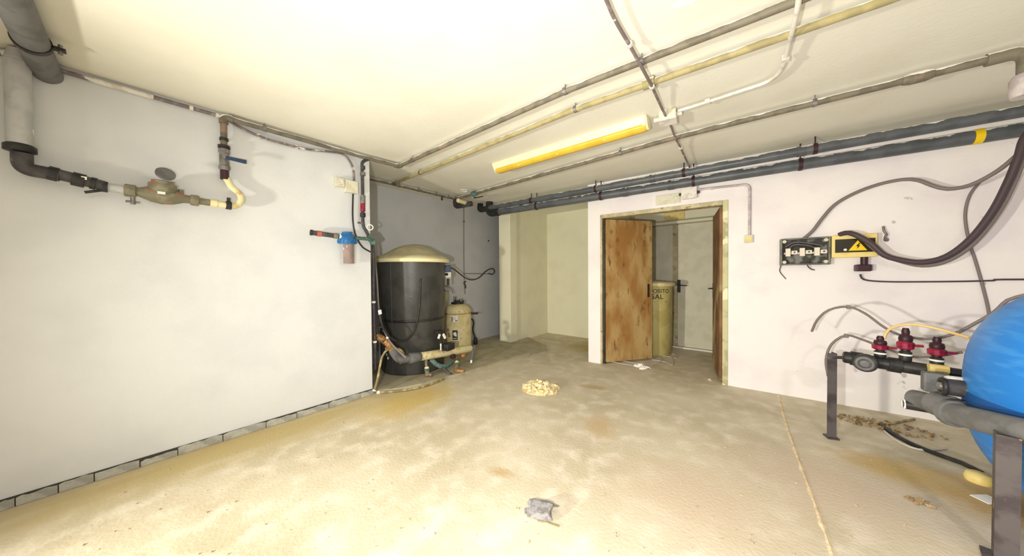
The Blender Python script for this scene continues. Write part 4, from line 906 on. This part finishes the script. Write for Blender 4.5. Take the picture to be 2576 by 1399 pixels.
for u, v in ((2135, 773), (2129, 845)): tag(part('tube_clip', G().box(YY(u, v, 3.7), (.024, .03, .03)), m_cab), 'small clip on the %s grey tube arch before the right wall' % ('upper' if v < 800 else 'lower'), 'clip')
# lower plumbing to the filter
t = thing('filter_plumbing', 'grey plastic tee and pipes joining the blue filter low down', 'pipework', Vector((.9, 2.7, 0)))
yl = 2.98
def lo(u, v, y=yl): return YY(u, v, y)
part('stub_pipe', G().tube([lo(2372, 972, 2.92), lo(2470, 985, 2.92)], .046, 20), m_blackp, t)
part('stub_lip', G().ring(lo(2372, 972, 2.92), XA, .040, .012, 24, 8), m_black, t)
part('stub_core', G().lathe([(.026, 0), (.022, .02)], lo(2374, 972, 2.92), -XA, 14), m_steel, t)
part('white_flange', G().box(lo(2408, 976, 2.97), (.10, .04, .13)), m_conduit_w, t, bevel=.02)
part('grey_block', G().box(lo(2352, 962, 3.10), (.10, .06, .12)), m_pvc_l, t, bevel=.01)
part('thin_stub', G().tube([lo(2274, 1016, 3.1), lo(2345, 1028, 3.06)], .030, 14), m_black, t)
part('thin_lip', G().ring(lo(2274, 1016, 3.1), XA, .026, .007, 18, 6), m_paper, t)
part('tee', G().tube(fillet([lo(2300, 1003, 3.12), lo(2370, 1020, 3.0), lo(2420, 1035, 2.86)], .08), .055, 20), m_pvc_l, t)
part('collar', G().tube([lo(2352, 1015, 3.0), lo(2395, 1028, 2.93)], .068, 20), m_pvc_l, t)
ga = lo(2395, 1040, 2.72); gb = lo(2600, 1092, 2.40)
part('main_pipe', G().tube(fillet([ga.lerp(gb, -.05), ga.lerp(gb, 1.25), ga.lerp(gb, 1.25)+Vector((.30, .02, -.02)), Vector((1.40, 2.36, .30))], .12), .055, 22), m_pvc_l, t)
part('clip_ring', G().tube([ga.lerp(gb, -.03), ga.lerp(gb, .06)], .066, 20), m_pvc_l, t)
# stand leg near the camera
lg = FL(2532, 1420); 
t = thing('filter_stand', 'steel angle leg of the stand in front of the blue filter', 'stand', lg)
zl1 = AT(2535, 1098, lg).z
Rg = Matrix.Rotation(math.radians(-12), 3, 'Z')
part('leg', G().box(lg+ZA*zl1/2, (.06, .006, zl1), Rg).box(lg+Rg@Vector((-.027, .03, 0))+ZA*zl1/2, (.006, .06, zl1), Rg), m_angle, t)
part('foot_plate', G().box(lg+ZA*.005, (.12, .12, .01), Rg), m_angle, t)
# ================================================================== odds and ends on the floor
def chips(n, cx, cy, rx, ry, hmax, smin, smax):
    g = G()
    for _ in range(n):
        a = random.uniform(0, 2*math.pi); q = math.sqrt(random.random()); x = cx+rx*q*math.cos(a); y = cy+ry*q*math.sin(a)
        s_ = random.uniform(smin, smax); z = max(0, hmax*(1-q*q))*random.uniform(.4, 1)+s_*.3
        R = Matrix.Rotation(random.uniform(0, 6), 3, 'Z') @ Matrix.Rotation(random.uniform(-.6, .6), 3, 'X') @ Matrix.Rotation(random.uniform(-.6, .6), 3, 'Y')
        g.box((x, y, z), (s_*random.uniform(.6, 1.4), s_*random.uniform(.6, 1.2), s_*random.uniform(.25, .7)), R, taper=random.uniform(.5, 1))
    return g
pc_ = FL(1345, 985); pc_.y += .1
t = thing('rubble_heap', 'small heap of broken plaster in the middle of the floor', 'rubble', pc_)
g = chips(170, pc_.x, pc_.y, .21, .15, .06, .018, .055); o = part('chips', g, m_rubble, t); o['kind'] = 'stuff'
prof = [(.20, 0), (.15, .02), (.08, .038), (.03, .045), (0, .046)]
part('mound', G().lathe(prof, pc_, ZA, 22), m_rubble, t)
a_ = FL(1350, 970, .06); b_ = FL(1392, 988, .008)
tag(part('plaster_stick', G().tube([a_, b_], [.010, .006], 6), m_paper), 'thin white stick leaning on the rubble heap', 'stick')
# litter: crumpled plastic tray
bg = FL(1355, 1300); 
t = thing('crushed_carton', 'crushed grey plastic tray lying alone on the near floor', 'litter', bg)
dx_ = (FL(1380, 1308)-FL(1325, 1298)).normalized(); dy_ = Vector((-dx_.y, dx_.x, 0))
def lb_(x, y, z): return bg+dx_*x+dy_*(y*.8)+ZA*z*.62
g = G()
cols_ = [(-.06, .0), (-.045, .035), (.0, .03), (.05, .035), (.065, .012)]
rows_ = [(-.03, .004, 1), (-.028, .05, .95), (.0, .062, .9), (.045, .075, 1.05), (.07, .07, .85), (.085, .035, .8)]
vs = []
for (y, z, k) in rows_:
    for (x, dz) in cols_: vs.append(lb_(x*k*1.05+random.uniform(-.006, .006), y+random.uniform(-.006, .006), max(.003, z+dz*.35+random.uniform(-.008, .008))))
nc = len(cols_); fs = [(r_*nc+c_, r_*nc+c_+1, (r_+1)*nc+c_+1, (r_+1)*nc+c_) for r_ in range(len(rows_)-1) for c_ in range(nc-1)]
g.add(vs, fs); o = part('shell', g, m_litter, t); sm = o.modifiers.new('thick', 'SOLIDIFY'); sm.thickness = .003
part('flap', G().prism([lb_(-.075, .0, .002), lb_(-.04, -.012, .02), lb_(-.045, .03, .035), lb_(-.082, .035, .012)], (.0, .0, .003)), m_litter, t)
part('flap', G().prism([lb_(.055, .05, .06), lb_(.10, .058, .05), lb_(.095, .09, .03), lb_(.06, .085, .05)], (.0, .0, .003)), m_litter, t)
part('strip', G().tube(spline([lb_(.0, -.035, .006), lb_(.06, -.04, .005), lb_(.11, -.05, .005)], .02), .004, 6), m_hoseb, t)
# paper and wires at the doorway
pp = FL(1620, 927)
t = thing('paper_scrap', 'crumpled white paper on the floor in front of the doorway', 'paper', pp)
g = chips(9, pp.x, pp.y, .09, .05, .012, .04, .075); part('paper', g, m_paper, t)
for i, (pts_, lab) in enumerate((([(1560, 906), (1600, 914), (1640, 916), (1665, 908), (1655, 900)], 'loose pale wire curling under the rusty door leaf'),
                              ([(1640, 905), (1672, 910), (1692, 918), (1690, 900), (1668, 895)], 'loose pale wire curling beside the barrel foot'),
                              ([(1530, 908), (1570, 916), (1605, 920), (1640, 922)], 'loose pale wire stretched along the doorway floor'),
                              ([(1684, 888), (1700, 893), (1702, 902), (1695, 900)], 'short pale wire end right of the barrel foot'))):
    k = [FL(u, v, .008) for u, v in pts_]; th = thing('loose_wire', lab, 'wire', k[0], 'loose wires in the doorway'); part('wire', G().tube(spline(k, .03), .006, 6), m_cabw, th)
q = FL(1788, 958, .0); tag(part('stone_chip', chips(3, q.x, q.y, .02, .01, .01, .015, .03), m_rubble), 'tiny stone at the foot of the right door jamb', 'stone')
# hoses on the floor at the right
for pts_, rr, mm, lab in (([(2215, 1068), (2245, 1090), (2290, 1115), (2350, 1140), (2420, 1165), (2470, 1190)], .014, m_black, 'dark hose lying on the floor towards the blue filter'),
                          ([(2225, 1085), (2250, 1105), (2290, 1125), (2330, 1133), (2380, 1128)], .008, m_cabw, 'pale wire looping on the stained floor under the manifold'),
                          ([(2150, 1050), (2190, 1062), (2225, 1068), (2260, 1062), (2300, 1055)], .009, m_hoseb, 'thin brown hose on the floor close to the right wall')):
    k = [FL(u, v, rr) for u, v in pts_]; th = thing('floor_hose', lab, 'hose', k[0]); part('tube', G().tube(spline(k, .04), rr, 8), mm, th)
q = FL(2235, 1075); t = thing('dirt_heap', 'flat scatter of brown dirt under the manifold', 'dirt', q); o = part('crumbs', chips(140, q.x, q.y, .30, .14, .015, .008, .026), m_dirt, t); o['kind'] = 'stuff'
q = FL(2462, 1212); tag(part('yellow_cap', G().lathe([(.05, 0), (.055, .02), (.045, .05), (.0, .055)], q, ZA, 16), m_boxy), 'pale yellow plastic cap on the floor at the foot of the blue filter', 'cap')
q = FL(2485, 1258); Rq = Matrix.Rotation(.7, 3, 'Z')
tag(part('white_card', G().box(q+ZA*.004, (.10, .07, .004), Rq), m_paper, bevel=.001), 'white card lying on the floor beside the blue filter leg', 'card')
q = FL(2312, 1265); tag(part('broken_screed', chips(16, q.x, q.y, .05, .03, .008, .012, .03), m_dirt), 'dark crumbs of broken screed on the near right floor', 'rubble')
g = G(); rng = random.Random(3)
for _ in range(260):
    u, v = rng.uniform(200, 2300), rng.uniform(940, 1398); p = FL(u, v)
    if p.x < XL+.05 or p.y > 3.9 or (p.x < -2.5 and p.y > 1.5): continue
    z = rng.uniform(.003, .008); g.box(p+ZA*z*.35, (z*rng.uniform(.7, 1.8), z*rng.uniform(.7, 1.4), z*.8), Matrix.Rotation(rng.uniform(0, 6), 3, 'Z'), taper=.6)
o = tag(part('floor_grit', g, m_grit), 'fine pale grit scattered over the open floor', 'grit'); o['kind'] = 'stuff'
